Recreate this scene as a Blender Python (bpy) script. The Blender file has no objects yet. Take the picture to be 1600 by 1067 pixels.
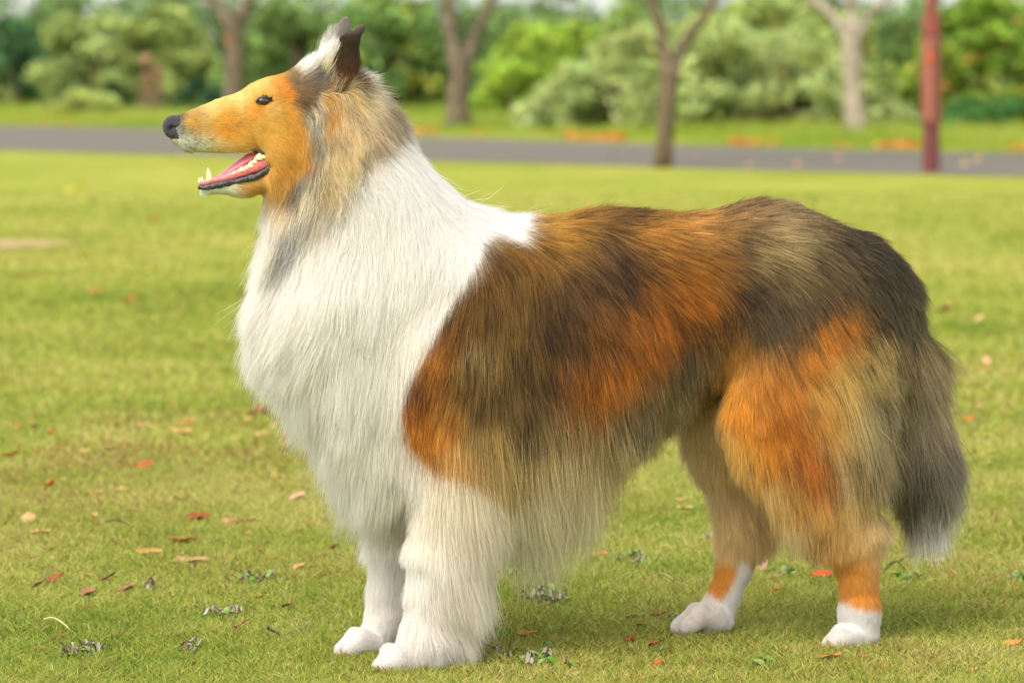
import bpy, math, random
import numpy as np
from mathutils import Vector, kdtree

random.seed(7)
RNG = np.random.default_rng(11)
scene = bpy.context.scene
COL = scene.collection

# ------------------------------------------------------------------ camera
H = 0.845                      # eye height above the lawn, metres
F = 5500.0                     # focal length in photo pixels (long lens)
cam_d = bpy.data.cameras.new("camera")
cam = bpy.data.objects.new("camera", cam_d)
COL.objects.link(cam)
cam.location = (0, -5, H)
cam.rotation_euler = (math.radians(90), 0, 0)
cam_d.sensor_width = 36
cam_d.sensor_fit = 'HORIZONTAL'
cam_d.lens = F / 1600 * 36
cam_d.shift_y = -(533.5 - 110) / 1600
cam_d.clip_start = 0.1
cam_d.clip_end = 3000
cam_d.dof.use_dof = True
cam_d.dof.focus_distance = 4.93
cam_d.dof.aperture_fstop = 6.0
scene.camera = cam

# ------------------------------------------------------------------ world, sun, exposure
SUN_EL, SUN_AZ = 52.0, 216.0   # azimuth measured clockwise from +Y (into the picture)
world = bpy.data.worlds.new("World")
scene.world = world
world.use_nodes = True
nt = world.node_tree
bg = nt.nodes["Background"]
sky = nt.nodes.new("ShaderNodeTexSky")
sky.sky_type = 'NISHITA'
sky.sun_disc = False
sky.sun_elevation = math.radians(SUN_EL)
sky.sun_rotation = math.radians(SUN_AZ)
sky.air_density = 1.0
sky.dust_density = 2.0
sky.ozone_density = 1.0
hsv = nt.nodes.new("ShaderNodeHueSaturation")
hsv.inputs["Saturation"].default_value = 0.18
nt.links.new(sky.outputs[0], hsv.inputs["Color"])
nt.links.new(hsv.outputs[0], bg.inputs["Color"])
bg.inputs["Strength"].default_value = 0.15
sun_d = bpy.data.lights.new("sun", 'SUN')
sun_d.energy = 1.1
sun_d.angle = math.radians(40)
sun_d.color = (1.0, 0.955, 0.88)
sun = bpy.data.objects.new("sun", sun_d)
COL.objects.link(sun)
_az, _el = math.radians(SUN_AZ), math.radians(SUN_EL)
sdir = Vector((math.sin(_az) * math.cos(_el), math.cos(_az) * math.cos(_el), math.sin(_el)))
sun.rotation_euler = sdir.to_track_quat('Z', 'Y').to_euler()
sun.location = (0, 0, 10)
scene.view_settings.view_transform = 'Standard'
scene.view_settings.look = 'None'
scene.view_settings.gamma = 1.0
scene.view_settings.exposure = 1.36
scene.render.engine = 'CYCLES'
scene.cycles.max_bounces = 14
scene.cycles.diffuse_bounces = 10
scene.cycles.transmission_bounces = 8
scene.cycles.transparent_max_bounces = 8
scene.cycles.use_denoising = True
scene.cycles_curves.shape = 'RIBBONS'
scene.cycles_curves.subdivisions = 2

# ------------------------------------------------------------------ helpers
def lin(c):
    c = np.asarray(c, dtype=np.float64) / 255.0
    return np.where(c <= 0.04045, c / 12.92, ((c + 0.055) / 1.055) ** 2.4)


def tag(o, label=None, cat=None, group=None, kind=None):
    if label: o["label"] = label
    if cat: o["category"] = cat
    if group: o["group"] = group
    if kind: o["kind"] = kind
    return o


def link(o, parent=None, loc=None):
    COL.objects.link(o)
    if loc is not None: o.location = loc
    if parent is not None:
        o.parent = parent
    return o


def empty(name, loc):
    o = bpy.data.objects.new(name, None)
    o.empty_display_size = 0.1
    return link(o, None, loc)


def mesh_obj(name, verts, faces, mat, parent=None, origin=(0, 0, 0), smooth=True, cols=None):
    """verts are in world metres; the object's own origin is put at `origin`."""
    v = np.asarray(verts, dtype=np.float64) - np.asarray(origin, dtype=np.float64)
    me = bpy.data.meshes.new(name)
    if isinstance(faces, np.ndarray):
        n, k = faces.shape
        me.vertices.add(len(v)); me.vertices.foreach_set("co", v.astype(np.float32).ravel())
        me.loops.add(n * k); me.loops.foreach_set("vertex_index", faces.astype(np.int32).ravel())
        me.polygons.add(n)
        me.polygons.foreach_set("loop_start", np.arange(0, n * k, k, dtype=np.int32))
        me.update(calc_edges=True)
    else:
        me.from_pydata([tuple(p) for p in v], [], [tuple(f) for f in faces])
    me.polygons.foreach_set("use_smooth", np.full(len(me.polygons), smooth))
    if cols is not None:
        a = me.color_attributes.new("Col", 'FLOAT_COLOR', 'POINT')
        c = np.ones((len(v), 4), dtype=np.float32); c[:, :3] = cols
        a.data.foreach_set("color", c.ravel())
    me.materials.append(mat)
    me.validate()
    o = bpy.data.objects.new(name, me)
    COL.objects.link(o)
    if parent is not None:
        o.parent = parent
        o.location = Vector(origin) - parent_world(parent)
    else:
        o.location = origin
    return o


def parent_world(p):
    w = Vector(p.location)
    while p.parent is not None:
        p = p.parent
        w += Vector(p.location)
    return w


def vnoise(p, freq, seed=0):
    """value noise in [-1,1], p (N,3)"""
    q = p * freq
    i = np.floor(q).astype(np.int64); f = q - i
    f = f * f * (3 - 2 * f)
    out = np.zeros(len(p))
    for dx in (0, 1):
        for dy in (0, 1):
            for dz in (0, 1):
                h = ((i[:, 0] + dx) * 73856093) ^ ((i[:, 1] + dy) * 19349663) ^ ((i[:, 2] + dz) * 83492791) ^ (seed * 2654435761)
                h = (h ^ (h >> 13)) * 1274126177 & 0x7fffffff
                h = ((h ^ (h >> 16)) & 0xffff) / 65535.0 * 2 - 1
                w = (f[:, 0] if dx else 1 - f[:, 0]) * (f[:, 1] if dy else 1 - f[:, 1]) * (f[:, 2] if dz else 1 - f[:, 2])
                out += h * w
    return out


# ------------------------------------------------------------------ materials
def new_mat(name):
    m = bpy.data.materials.new(name); m.use_nodes = True
    return m, m.node_tree, m.node_tree.nodes["Principled BSDF"]


def plain(name, col, rough=0.6, spec=0.5, bump=0.0, scale=80, var=0.0, coat=0.0, sss=0.0):
    m, t, b = new_mat(name)
    c = tuple(lin(col)) + (1,)
    b.inputs["Base Color"].default_value = c
    b.inputs["Roughness"].default_value = rough
    b.inputs["Specular IOR Level"].default_value = spec
    b.inputs["Coat Weight"].default_value = coat
    if sss:
        b.inputs["Subsurface Weight"].default_value = sss
        b.inputs["Subsurface Scale"].default_value = 0.004
    tc = t.nodes.new("ShaderNodeTexCoord")
    nz = t.nodes.new("ShaderNodeTexNoise"); nz.inputs["Scale"].default_value = scale
    nz.inputs["Detail"].default_value = 6
    t.links.new(tc.outputs["Object"], nz.inputs["Vector"])
    if var:
        mx = t.nodes.new("ShaderNodeMix"); mx.data_type = 'RGBA'; mx.blend_type = 'MULTIPLY'
        mx.inputs[0].default_value = 1.0
        mx.inputs[6].default_value = c
        rp = t.nodes.new("ShaderNodeMapRange")
        rp.inputs["From Min"].default_value = 0.3; rp.inputs["From Max"].default_value = 0.7
        rp.inputs["To Min"].default_value = 1 - var; rp.inputs["To Max"].default_value = 1 + var
        t.links.new(nz.outputs["Fac"], rp.inputs["Value"])
        t.links.new(rp.outputs[0], mx.inputs[7])
        t.links.new(mx.outputs[2], b.inputs["Base Color"])
    if bump:
        bp = t.nodes.new("ShaderNodeBump"); bp.inputs["Strength"].default_value = bump
        bp.inputs["Distance"].default_value = 0.01
        t.links.new(nz.outputs["Fac"], bp.inputs["Height"])
        t.links.new(bp.outputs[0], b.inputs["Normal"])
    return m


def attr_mat(name, rough=0.7, transl=0.0, spec=0.25, attr="Col"):
    m, t, b = new_mat(name)
    a = t.nodes.new("ShaderNodeAttribute"); a.attribute_name = attr
    t.links.new(a.outputs["Color"], b.inputs["Base Color"])
    b.inputs["Roughness"].default_value = rough
    b.inputs["Specular IOR Level"].default_value = spec
    if transl:
        tr = t.nodes.new("ShaderNodeBsdfTranslucent")
        t.links.new(a.outputs["Color"], tr.inputs["Color"])
        mx = t.nodes.new("ShaderNodeMixShader"); mx.inputs[0].default_value = transl
        out = t.nodes["Material Output"]
        t.links.new(b.outputs[0], mx.inputs[1]); t.links.new(tr.outputs[0], mx.inputs[2])
        t.links.new(mx.outputs[0], out.inputs["Surface"])
    return m


def fur_mat(name):
    m = bpy.data.materials.new(name); m.use_nodes = True
    t = m.node_tree
    for n in list(t.nodes): t.nodes.remove(n)
    out = t.nodes.new("ShaderNodeOutputMaterial")
    a = t.nodes.new("ShaderNodeAttribute"); a.attribute_name = "Col"
    sn = t.nodes.new("ShaderNodeAttribute"); sn.attribute_name = "sn"
    geo = t.nodes.new("ShaderNodeNewGeometry")
    mixn = t.nodes.new("ShaderNodeMix"); mixn.data_type = 'VECTOR'
    mixn.inputs[0].default_value = 0.62
    t.links.new(geo.outputs["Normal"], mixn.inputs[4]); t.links.new(sn.outputs["Vector"], mixn.inputs[5])
    nn = t.nodes.new("ShaderNodeVectorMath"); nn.operation = 'NORMALIZE'
    t.links.new(mixn.outputs[1], nn.inputs[0])
    d = t.nodes.new("ShaderNodeBsdfDiffuse")
    t.links.new(a.outputs["Color"], d.inputs["Color"]); t.links.new(nn.outputs[0], d.inputs["Normal"])
    tr = t.nodes.new("ShaderNodeBsdfTranslucent")
    t.links.new(a.outputs["Color"], tr.inputs["Color"])
    m1 = t.nodes.new("ShaderNodeMixShader"); m1.inputs[0].default_value = 0.42
    t.links.new(d.outputs[0], m1.inputs[1]); t.links.new(tr.outputs[0], m1.inputs[2])
    h = t.nodes.new("ShaderNodeBsdfHair"); h.component = 'Reflection'
    h.inputs["RoughnessU"].default_value = 0.35; h.inputs["RoughnessV"].default_value = 0.9
    h.inputs["Color"].default_value = (0.85, 0.8, 0.72, 1)
    m2 = t.nodes.new("ShaderNodeMixShader"); m2.inputs[0].default_value = 0.035
    t.links.new(m1.outputs[0], m2.inputs[1]); t.links.new(h.outputs[0], m2.inputs[2])
    t.links.new(m2.outputs[0], out.inputs["Surface"])
    return m


def curves_obj(name, pts, rad, cols, sn, mat, parent=None, origin=(0, 0, 0)):
    """pts (N,K,3) world metres, rad (N,K), cols (N,K,3), sn (N,3) or None"""
    n, k = pts.shape[:2]
    hc = bpy.data.hair_curves.new(name)
    hc.add_curves([k] * n)
    p = (pts - np.asarray(origin)).astype(np.float32)
    hc.attributes["position"].data.foreach_set("vector", p.ravel())
    ra = hc.attributes.get("radius") or hc.attributes.new("radius", 'FLOAT', 'POINT')
    ra.data.foreach_set("value", rad.astype(np.float32).ravel())
    ca = hc.attributes.new("Col", 'FLOAT_COLOR', 'POINT')
    c = np.ones((n, k, 4), dtype=np.float32); c[..., :3] = cols
    ca.data.foreach_set("color", c.ravel())
    if sn is not None:
        sa = hc.attributes.new("sn", 'FLOAT_VECTOR', 'POINT')
        sa.data.foreach_set("vector", np.repeat(sn[:, None, :], k, 1).astype(np.float32).ravel())
    hc.materials.append(mat)
    o = bpy.data.objects.new(name, hc)
    COL.objects.link(o)
    if parent is not None:
        o.parent = parent
        o.location = Vector(origin) - parent_world(parent)
    else:
        o.location = origin
    return o


# ------------------------------------------------------------------ ground
def gp(u, v):
    """a spot on the lawn, from its place in the photograph"""
    d = F * H / (v - 110.0)
    return np.array([(u - 800) * d / F, d - 5, 0.0])


def ground_mat():
    m, t, b = new_mat("lawn_soil")
    tc = t.nodes.new("ShaderNodeTexCoord")
    def noise(scale, det=5):
        n = t.nodes.new("ShaderNodeTexNoise"); n.inputs["Scale"].default_value = scale
        n.inputs["Detail"].default_value = det
        t.links.new(tc.outputs["Object"], n.inputs["Vector"]); return n
    n1, n2, n3 = noise(0.55, 4), noise(3.5, 6), noise(60, 8)
    r = t.nodes.new("ShaderNodeValToRGB")
    cr = r.color_ramp
    cr.elements[0].position = 0.30; cr.elements[0].color = tuple(lin((114, 126, 36))) + (1,)
    cr.elements[1].position = 0.72; cr.elements[1].color = tuple(lin((176, 162, 84))) + (1,)
    e = cr.elements.new(0.46); e.color = tuple(lin((136, 142, 44))) + (1,)
    e = cr.elements.new(0.57); e.color = tuple(lin((154, 154, 60))) + (1,)
    add = t.nodes.new("ShaderNodeMath"); add.operation = 'MULTIPLY_ADD'
    add.inputs[1].default_value = 0.45
    t.links.new(n2.outputs["Fac"], add.inputs[0])
    sc = t.nodes.new("ShaderNodeMath"); sc.operation = 'MULTIPLY'; sc.inputs[1].default_value = 0.55
    t.links.new(n1.outputs["Fac"], sc.inputs[0]); t.links.new(sc.outputs[0], add.inputs[2])
    t.links.new(add.outputs[0], r.inputs["Fac"])
    mx = t.nodes.new("ShaderNodeMix"); mx.data_type = 'RGBA'; mx.blend_type = 'MULTIPLY'
    mx.inputs[0].default_value = 1
    rp = t.nodes.new("ShaderNodeMapRange")
    rp.inputs["From Min"].default_value = 0.3; rp.inputs["From Max"].default_value = 0.7
    rp.inputs["To Min"].default_value = 0.62; rp.inputs["To Max"].default_value = 1.15
    t.links.new(n3.outputs["Fac"], rp.inputs["Value"])
    t.links.new(r.outputs[0], mx.inputs[6]); t.links.new(rp.outputs[0], mx.inputs[7])
    t.links.new(mx.outputs[2], b.inputs["Base Color"])
    b.inputs["Roughness"].default_value = 0.95
    b.inputs["Specular IOR Level"].default_value = 0.1
    bp = t.nodes.new("ShaderNodeBump"); bp.inputs["Strength"].default_value = 0.6
    bp.inputs["Distance"].default_value = 0.02
    t.links.new(n3.outputs["Fac"], bp.inputs["Height"]); t.links.new(bp.outputs[0], b.inputs["Normal"])
    return m


gm = ground_mat()
S = 900
tag(mesh_obj("ground", [(-S, -S, 0), (S, -S, 0), (S, S, 0), (-S, S, 0)], np.array([[0, 1, 2, 3]]), gm, smooth=False), kind="structure")

# road, running off to the left into the distance; near and far edges follow smooth lines
asphalt = plain("asphalt", (100, 93, 82), 0.9, 0.2, bump=0.5, scale=40, var=0.12)
near_e = [(-900, 222), (0, 235), (400, 246), (800, 255), (1200, 267), (1600, 277), (2400, 296)]
far_e = [(-900, 186), (0, 197), (400, 205), (800, 219), (1200, 232), (1600, 241), (2400, 252)]
rv, rf = [], []
for i, (a, b_) in enumerate(zip(near_e, far_e)):
    p, q = gp(*a), gp(*b_)
    rv += [p + (0, 0, .006), q + (0, 0, .006)]
    if i: rf.append((2 * i - 2, 2 * i, 2 * i + 1, 2 * i - 1))
tag(mesh_obj("road", rv, rf, asphalt, smooth=False), kind="structure")
# bare patch of soil on the lawn, at the left
soil = plain("bare_soil", (158, 134, 92), 0.95, 0.1, bump=0.6, scale=30, var=0.2)
pc = gp(20, 383)
ring = []
for k in range(28):
    t_ = 2 * math.pi * k / 28
    rr = 1 + .18 * math.sin(3 * t_ + 1) + .08 * math.sin(7 * t_)
    ring.append((pc[0] + .28 * rr * math.cos(t_), pc[1] + .42 * rr * math.sin(t_), .006))
tag(mesh_obj("soil_path", ring, [tuple(range(28))], soil, smooth=False), kind="structure")

# ------------------------------------------------------------------ grass blades
GRASS_MAT = attr_mat("grass_blade", 0.6, 0.3, 0.25)


def grass(n, d0, d1, seed, hscale=1.0, wscale=1.0, power=1.0):
    r = np.random.default_rng(seed)
    q = r.random(n)
    # even density on screen: v uniform
    v0, v1 = F * H / d1, F * H / d0
    vv = v0 + (v1 - v0) * q ** power
    d = F * H / vv
    half = 0.155 * d + .05
    x = (r.random(n) * 2 - 1) * half
    y = d - 5
    root = np.stack([x, y, np.full(n, -0.003)], 1)
    # thinner where the soil patch lies
    keep = ((root[:, 0] - pc[0]) / .3) ** 2 + ((root[:, 1] - pc[1]) / .44) ** 2 > 1
    root, d = root[keep], d[keep]; n = len(root)
    tall = 0.5 + 0.5 * vnoise(root, 5.0, 3)
    tuft = vnoise(root, 22.0, 5)
    h = (0.012 + 0.012 * r.random(n) + 0.008 * tall + 0.006 * np.clip(tuft, 0, 1)) * hscale
    ang = r.random(n) * 2 * np.pi
    lean = (0.25 + 0.95 * r.random(n))
    dx, dy = np.cos(ang) * lean, np.sin(ang) * lean
    K = 4
    pts = np.zeros((n, K, 3)); rad = np.zeros((n, K))
    for k in range(K):
        t_ = k / (K - 1)
        pts[:, k, 0] = root[:, 0] + dx * h * t_ ** 1.5
        pts[:, k, 1] = root[:, 1] + dy * h * t_ ** 1.5
        pts[:, k, 2] = root[:, 2] + h * (t_ - 0.25 * lean * t_ * t_)
        rad[:, k] = (0.00085 * (1 - 0.85 * t_ ** 1.5)) * (0.7 + .6 * r.random(n)) * wscale * (d / 5) ** .8
    big = vnoise(root * (1, .6, 1), 1.1, 9) * .6 + vnoise(root, 3.2, 4) * .5 + .25 * tuft
    pal = np.array([lin(c) for c in ((84, 108, 32), (114, 134, 42), (142, 151, 56), (166, 162, 76), (190, 179, 114), (146, 104, 60))])
    sel = np.clip(2.1 + 1.55 * big + r.normal(0, .9, n), 0, 4.6)
    i0 = np.floor(sel).astype(int); f = (sel - i0)[:, None]
    c = pal[i0] * (1 - f) + pal[np.minimum(i0 + 1, 5)] * f
    dead = r.random(n) < np.clip(.03 + .10 * (vnoise(root, 2.3, 21) > .25) + .30 * np.exp(-((root[:, 0] + .9) / .45) ** 2 - ((root[:, 1] - 2.7) / .8) ** 2) * (vnoise(root, 4.5, 24) > -.1), 0, 1)
    c[dead] = pal[5] * (.5 + .7 * r.random(dead.sum()))[:, None]
    c *= (0.75 + .5 * r.random(n))[:, None]
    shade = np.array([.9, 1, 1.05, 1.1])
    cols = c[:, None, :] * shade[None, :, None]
    return pts, rad, cols


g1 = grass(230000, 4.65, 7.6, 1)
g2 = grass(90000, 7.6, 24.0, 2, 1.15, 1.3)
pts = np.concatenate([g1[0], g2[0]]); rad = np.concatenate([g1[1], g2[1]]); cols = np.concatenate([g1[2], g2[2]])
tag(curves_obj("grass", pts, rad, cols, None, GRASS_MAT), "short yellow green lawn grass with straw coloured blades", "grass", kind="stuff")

# ================================================================== THE DOG
# Shapes are given on the dog's side view (1 unit = 1/1100 m): u along the body, v down, w out from
# the middle plane towards the viewer.  The dog stands turned a little away at the rear.
def mid_d(u): return 5.0 + 0.3 * (u - 630) / 1100.0


def P(u, v, w=0.0):
    d = mid_d(u) - w / 1100.0
    return np.array([(u - 800) * d / F, d - 5.0, H - (v - 110) * d / F])


O3 = P(630, 0); O3 = np.array([O3[0], O3[1], 0.0])
_e = P(1300, 500) - P(500, 500); _e[2] = 0; EA = _e / np.linalg.norm(_e)
EB = np.array([EA[1], -EA[0], 0.0])          # towards the viewer
EC = np.array([0, 0, 1.0])
RM = np.stack([EA, EB, EC])                   # world -> dog axes


def to_local(p): return (np.asarray(p) - O3) @ RM.T
def to_world(p): return p @ RM + O3
def L(u, v, w=0.0): return to_local(P(u, v, w))


def side_uv(p):
    """side-view coordinates (u, v) of world points"""
    d = p[:, 1] + 5.0
    return p[:, 0] * F / d + 800, 110 + (H - p[:, 2]) * F / d


def axis(segs):
    out = [segs[0][0]]
    x = segs[0][0]
    for (x0, x1, h) in segs:
        n = max(1, int(round((x1 - x0) / h)))
        out += list(np.linspace(x0, x1, n + 1)[1:])
    return np.array(out)


aH, aE = L(575, 0)[0], L(1530, 0)[0]
a0 = L(244, 0)[0]
GA = axis([(a0, aH, .0024), (aH, aE, .0055)])
GB = axis([(-.21, -.125, .0055), (-.125, .125, .0030), (.125, .21, .0055)])
GC = axis([(-.006, .07, .0036), (.07, .66, .0055), (.66, .985, .0026)])
SD = np.full((len(GA), len(GB), len(GC)), 0.08, dtype=np.float32)


def smin(a, b, k):
    h = np.clip(0.5 + 0.5 * (b - a) / k, 0, 1)
    return b * (1 - h) + a * h - k * h * (1 - h)


def region(lo, hi, pad):
    s = []
    for G, l, h in zip((GA, GB, GC), lo, hi):
        i0 = max(0, int(np.searchsorted(G, l - pad)) - 1); i1 = min(len(G), int(np.searchsorted(G, h + pad)) + 1)
        s.append(slice(i0, i1))
    return tuple(s)


def cone(p, q, r1, r2, kb=1.0, k=0.02, cut=False):
    """blend a tapered limb into the body; p,q = (u,v,w), radii in side-view units, kb = width / height"""
    A, B = L(*p), L(*q)
    r1, r2 = r1 / 1100., r2 / 1100.
    m = max(r1, r2)
    lo = np.minimum(A, B) - m * np.array([1, kb, 1]); hi = np.maximum(A, B) + m * np.array([1, kb, 1])
    s = region(lo, hi, 0.05)
    X, Y, Z = np.meshgrid(GA[s[0]], GB[s[1]], GC[s[2]], indexing='ij')
    bc = (A[1] + B[1]) / 2
    X = X - A[0]; Y = (Y - bc) / kb - (A[1] - bc) / kb; Z = Z - A[2]
    D = B - A; D[1] /= kb
    L2 = D @ D + 1e-9
    t = np.clip((X * D[0] + Y * D[1] + Z * D[2]) / L2, 0, 1)
    dist = np.sqrt((X - t * D[0]) ** 2 + (Y - t * D[1]) ** 2 + (Z - t * D[2]) ** 2) - (r1 + (r2 - r1) * t)
    dist = (dist * min(1.0, kb)).astype(np.float32)
    if cut:
        SD[s] = -smin(-SD[s], dist, k)
    else:
        SD[s] = smin(SD[s], dist, k)


# trunk
cone((745, 505, 0), (960, 492, 0), 158, 140, .72, .04)
cone((780, 560, 0), (930, 550, 0), 122, 112, .68, .04)
cone((940, 470, 0), (1190, 440, 0), 128, 112, .78, .04)
cone((1200, 440, 0), (1310, 450, 0), 112, 92, .85, .04)
# chest, neck
cone((690, 470, 0), (548, 225, 0), 118, 60, .80, .05)
cone((600, 450, 0), (520, 230, 0), 105, 62, .80, .05)
cone((530, 500, 0), (620, 640, 0), 92, 88, .95, .05)
cone((505, 425, 0), (480, 285, 0), 88, 50, .95, .05)
# shoulders and near front leg
cone((700, 560, 60), (715, 720, 72), 85, 52, .8, .04)
cone((712, 720, 72), (682, 850, 74), 52, 36, .9, .02)
cone((682, 850, 74), (664, 985, 74), 36, 29, .95, .015)
cone((664, 985, 74), (650, 1022, 74), 30, 26, 1.1, .012)
TOES = ((6, -22), (-5, -8), (-5, 8), (8, 22))
CLAWS = []
def paw(ub, vb_, ut, vt_, w, r_=1.0):
    for du, dw in TOES:
        cone((ub + du * .5, vb_, w + dw * .8), ((ub + ut) / 2 + du, (vb_ + vt_) / 2 - 7, w + dw), 17, 15 * r_, .8, .004)
        cone(((ub + ut) / 2 + du, (vb_ + vt_) / 2 - 7, w + dw), (ut + du, vt_ + 3, w + dw * 1.1), 15 * r_, 12 * r_, .66, .0022)
        CLAWS.append((ut + du - 9, vt_ + 7, w + dw * 1.1))
    cone((ub + 6, vb_ + 2, w), ((ub + ut) / 2 + 8, vt_ + 2, w), 16, 12, 1.5, .006)
paw(640, 1026, 604, 1036, 74)
cone((728, 730, 66), (716, 870, 74), 36, 20, .8, .03)
cone((716, 870, 74), (702, 950, 74), 20, 10, .9, .02)
# far front leg
cone((650, 600, -65), (650, 740, -76), 80, 48, .8, .04)
cone((650, 730, -76), (618, 850, -78), 46, 32, .9, .02)
cone((618, 850, -78), (604, 960, -78), 32, 27, .95, .015)
cone((604, 960, -78), (590, 995, -78), 28, 25, 1.1, .012)
paw(582, 1000, 545, 1010, -78)
# near hind leg
cone((1265, 500, 62), (1215, 650, 78), 112, 78, .55, .04)
cone((1280, 560, 62), (1300, 700, 78), 95, 60, .6, .04)
cone((1215, 650, 80), (1330, 830, 78), 72, 38, .7, .03)
cone((1338, 828, 76), (1343, 950, 76), 34, 26, .85, .015)
cone((1343, 950, 76), (1342, 980, 76), 28, 27, 1.1, .012)
paw(1342, 990, 1305, 1002, 76)
# far hind leg
cone((1190, 520, -60), (1140, 640, -95), 95, 66, .55, .04)
cone((1140, 640, -100), (1160, 800, -110), 60, 36, .7, .03)
cone((1165, 790, -110), (1150, 880, -110), 36, 25, .85, .015)
cone((1150, 880, -110), (1125, 945, -110), 25, 23, .95, .012)
paw(1120, 958, 1070, 974, -110)
# tail
cone((1370, 455, 0), (1400, 550, 0), 52, 40, .9, .03)
cone((1400, 550, 0), (1428, 680, 0), 40, 32, .9, .02)
cone((1428, 680, 0), (1446, 790, 0), 32, 12, .9, .02)
# head: skull, brow, cheeks
cone((436, 180, 0), (500, 172, 0), 57, 62, .82, .02)
cone((500, 166, 0), (540, 208, 0), 52, 54, .8, .03)
cone((420, 150, 17), (436, 146, 20), 20, 20, .9, .012)
cone((420, 150, -17), (436, 146, -20), 20, 20, .9, .012)
cone((452, 232, 24), (448, 256, 22), 38, 34, .65, .02)
cone((452, 232, -24), (448, 256, -22), 38, 34, .65, .02)
# upper muzzle
cone((283, 204, 0), (312, 203, 0), 21, 28, .72, .008)
cone((312, 203, 0), (352, 198, 0), 28, 37, .62, .010)
cone((352, 198, 0), (400, 186, 0), 37, 49, .60, .012)
cone((296, 222, 9), (372, 222, 15), 12, 15, .8, .010)
cone((296, 222, -9), (372, 222, -15), 12, 15, .8, .010)
# lower jaw
cone((322, 294.5, 0), (362, 292, 0), 6, 9, 1.9, .006)
cone((362, 292, 0), (424, 279, 0), 9, 17, 1.7, .008)
cone((420, 280, 0), (462, 262, 0), 17, 38, 1.05, .012)
# open mouth
for w in (-30, -15, 0, 15, 30):
    cone((300, 263, w), (395, 254, w), 21, 14, 1.2, .003, cut=True)
    cone((395, 254, w), (421, 254, w), 12, 4, 1.2, .003, cut=True)
# eye sockets
for s in (1, -1):
    cone((412, 158, s * 39), (414, 158, s * 39), 6.5, 6.5, .8, .004, cut=True)
# ears (half-pricked, tips folding)
for (pa, pb, pc_, pd, s) in (((530, 140), (541, 98), (545, 68), (561, 47), 1), ((515, 120), (527, 76), (533, 54), (538, 37), -1)):
    w = 40 * s
    cone((pa[0], pa[1], w), (pb[0], pb[1], w * 1.05), 17, 13, .5, .010)
    cone((pb[0], pb[1], w * 1.05), (pc_[0], pc_[1], w * 1.1), 13, 10, .5, .006)
    cone((pc_[0], pc_[1], w * 1.1), (pd[0], pd[1], w * 1.15), 10, 6, .6, .005)


def surface_nets(S, G):
    nx, ny, nz = S.shape
    ins = S < 0
    c = ins[:-1, :-1, :-1].astype(np.int8)
    cnt = np.zeros((nx - 1, ny - 1, nz - 1), dtype=np.int8)
    for dx in (0, 1):
        for dy in (0, 1):
            for dz in (0, 1):
                cnt += ins[dx:nx - 1 + dx, dy:ny - 1 + dy, dz:nz - 1 + dz]
    act = (cnt > 0) & (cnt < 8)
    idx = np.argwhere(act)
    vid = np.full(act.shape, -1, dtype=np.int64); vid[act] = np.arange(len(idx))
    acc = np.zeros((len(idx), 3)); num = np.zeros(len(idx))
    corners = [(x, y, z) for x in (0, 1) for y in (0, 1) for z in (0, 1)]
    for a in corners:
        for ax in range(3):
            if a[ax]: continue
            b = list(a); b[ax] = 1
            ia = idx + a; ib = idx + b
            sa = S[ia[:, 0], ia[:, 1], ia[:, 2]]; sb = S[ib[:, 0], ib[:, 1], ib[:, 2]]
            cr = (sa < 0) != (sb < 0)
            t = np.where(cr, sa / np.where(sa == sb, 1, sa - sb), 0)
            pa = np.stack([G[k][ia[:, k]] for k in range(3)], 1); pb = np.stack([G[k][ib[:, k]] for k in range(3)], 1)
            acc += np.where(cr[:, None], pa + (pb - pa) * t[:, None], 0); num += cr
    verts = acc / num[:, None]
    faces = []
    for ax in range(3):
        o1, o2 = [(1, 2), (2, 0), (0, 1)][ax]
        sl0 = [slice(None)] * 3; sl1 = [slice(None)] * 3
        sl0[ax] = slice(0, -1); sl1[ax] = slice(1, None)
        A, B = ins[tuple(sl0)], ins[tuple(sl1)]
        e = np.argwhere(A != B)
        e = e[(e[:, o1] > 0) & (e[:, o2] > 0) & (e[:, o1] < S.shape[o1] - 1) & (e[:, o2] < S.shape[o2] - 1)]
        flip = B[e[:, 0], e[:, 1], e[:, 2]]
        def q(d1, d2):
            f = e.copy(); f[:, o1] -= d1; f[:, o2] -= d2
            return vid[f[:, 0], f[:, 1], f[:, 2]]
        quad = np.stack([q(1, 1), q(0, 1), q(0, 0), q(1, 0)], 1)
        quad[flip] = quad[flip][:, ::-1]
        faces.append(quad)
    return verts, np.concatenate(faces)


BV, BF = surface_nets(SD, (GA, GB, GC))
BV[:, 2] = np.maximum(BV[:, 2], 0.001)
BW = to_world(BV)


def vert_normals(V, Fq):
    n = np.zeros_like(V)
    fn = np.cross(V[Fq[:, 2]] - V[Fq[:, 0]], V[Fq[:, 3]] - V[Fq[:, 1]])
    for k in range(4): np.add.at(n, Fq[:, k], fn)
    return n / (np.linalg.norm(n, axis=1)[:, None] + 1e-12), fn


BN, BFN = vert_normals(BW, BF)
if (BN * (BW - BW.mean(0))).sum() < 0:
    BF = BF[:, ::-1].copy(); BN = -BN; BFN = -BFN


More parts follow.
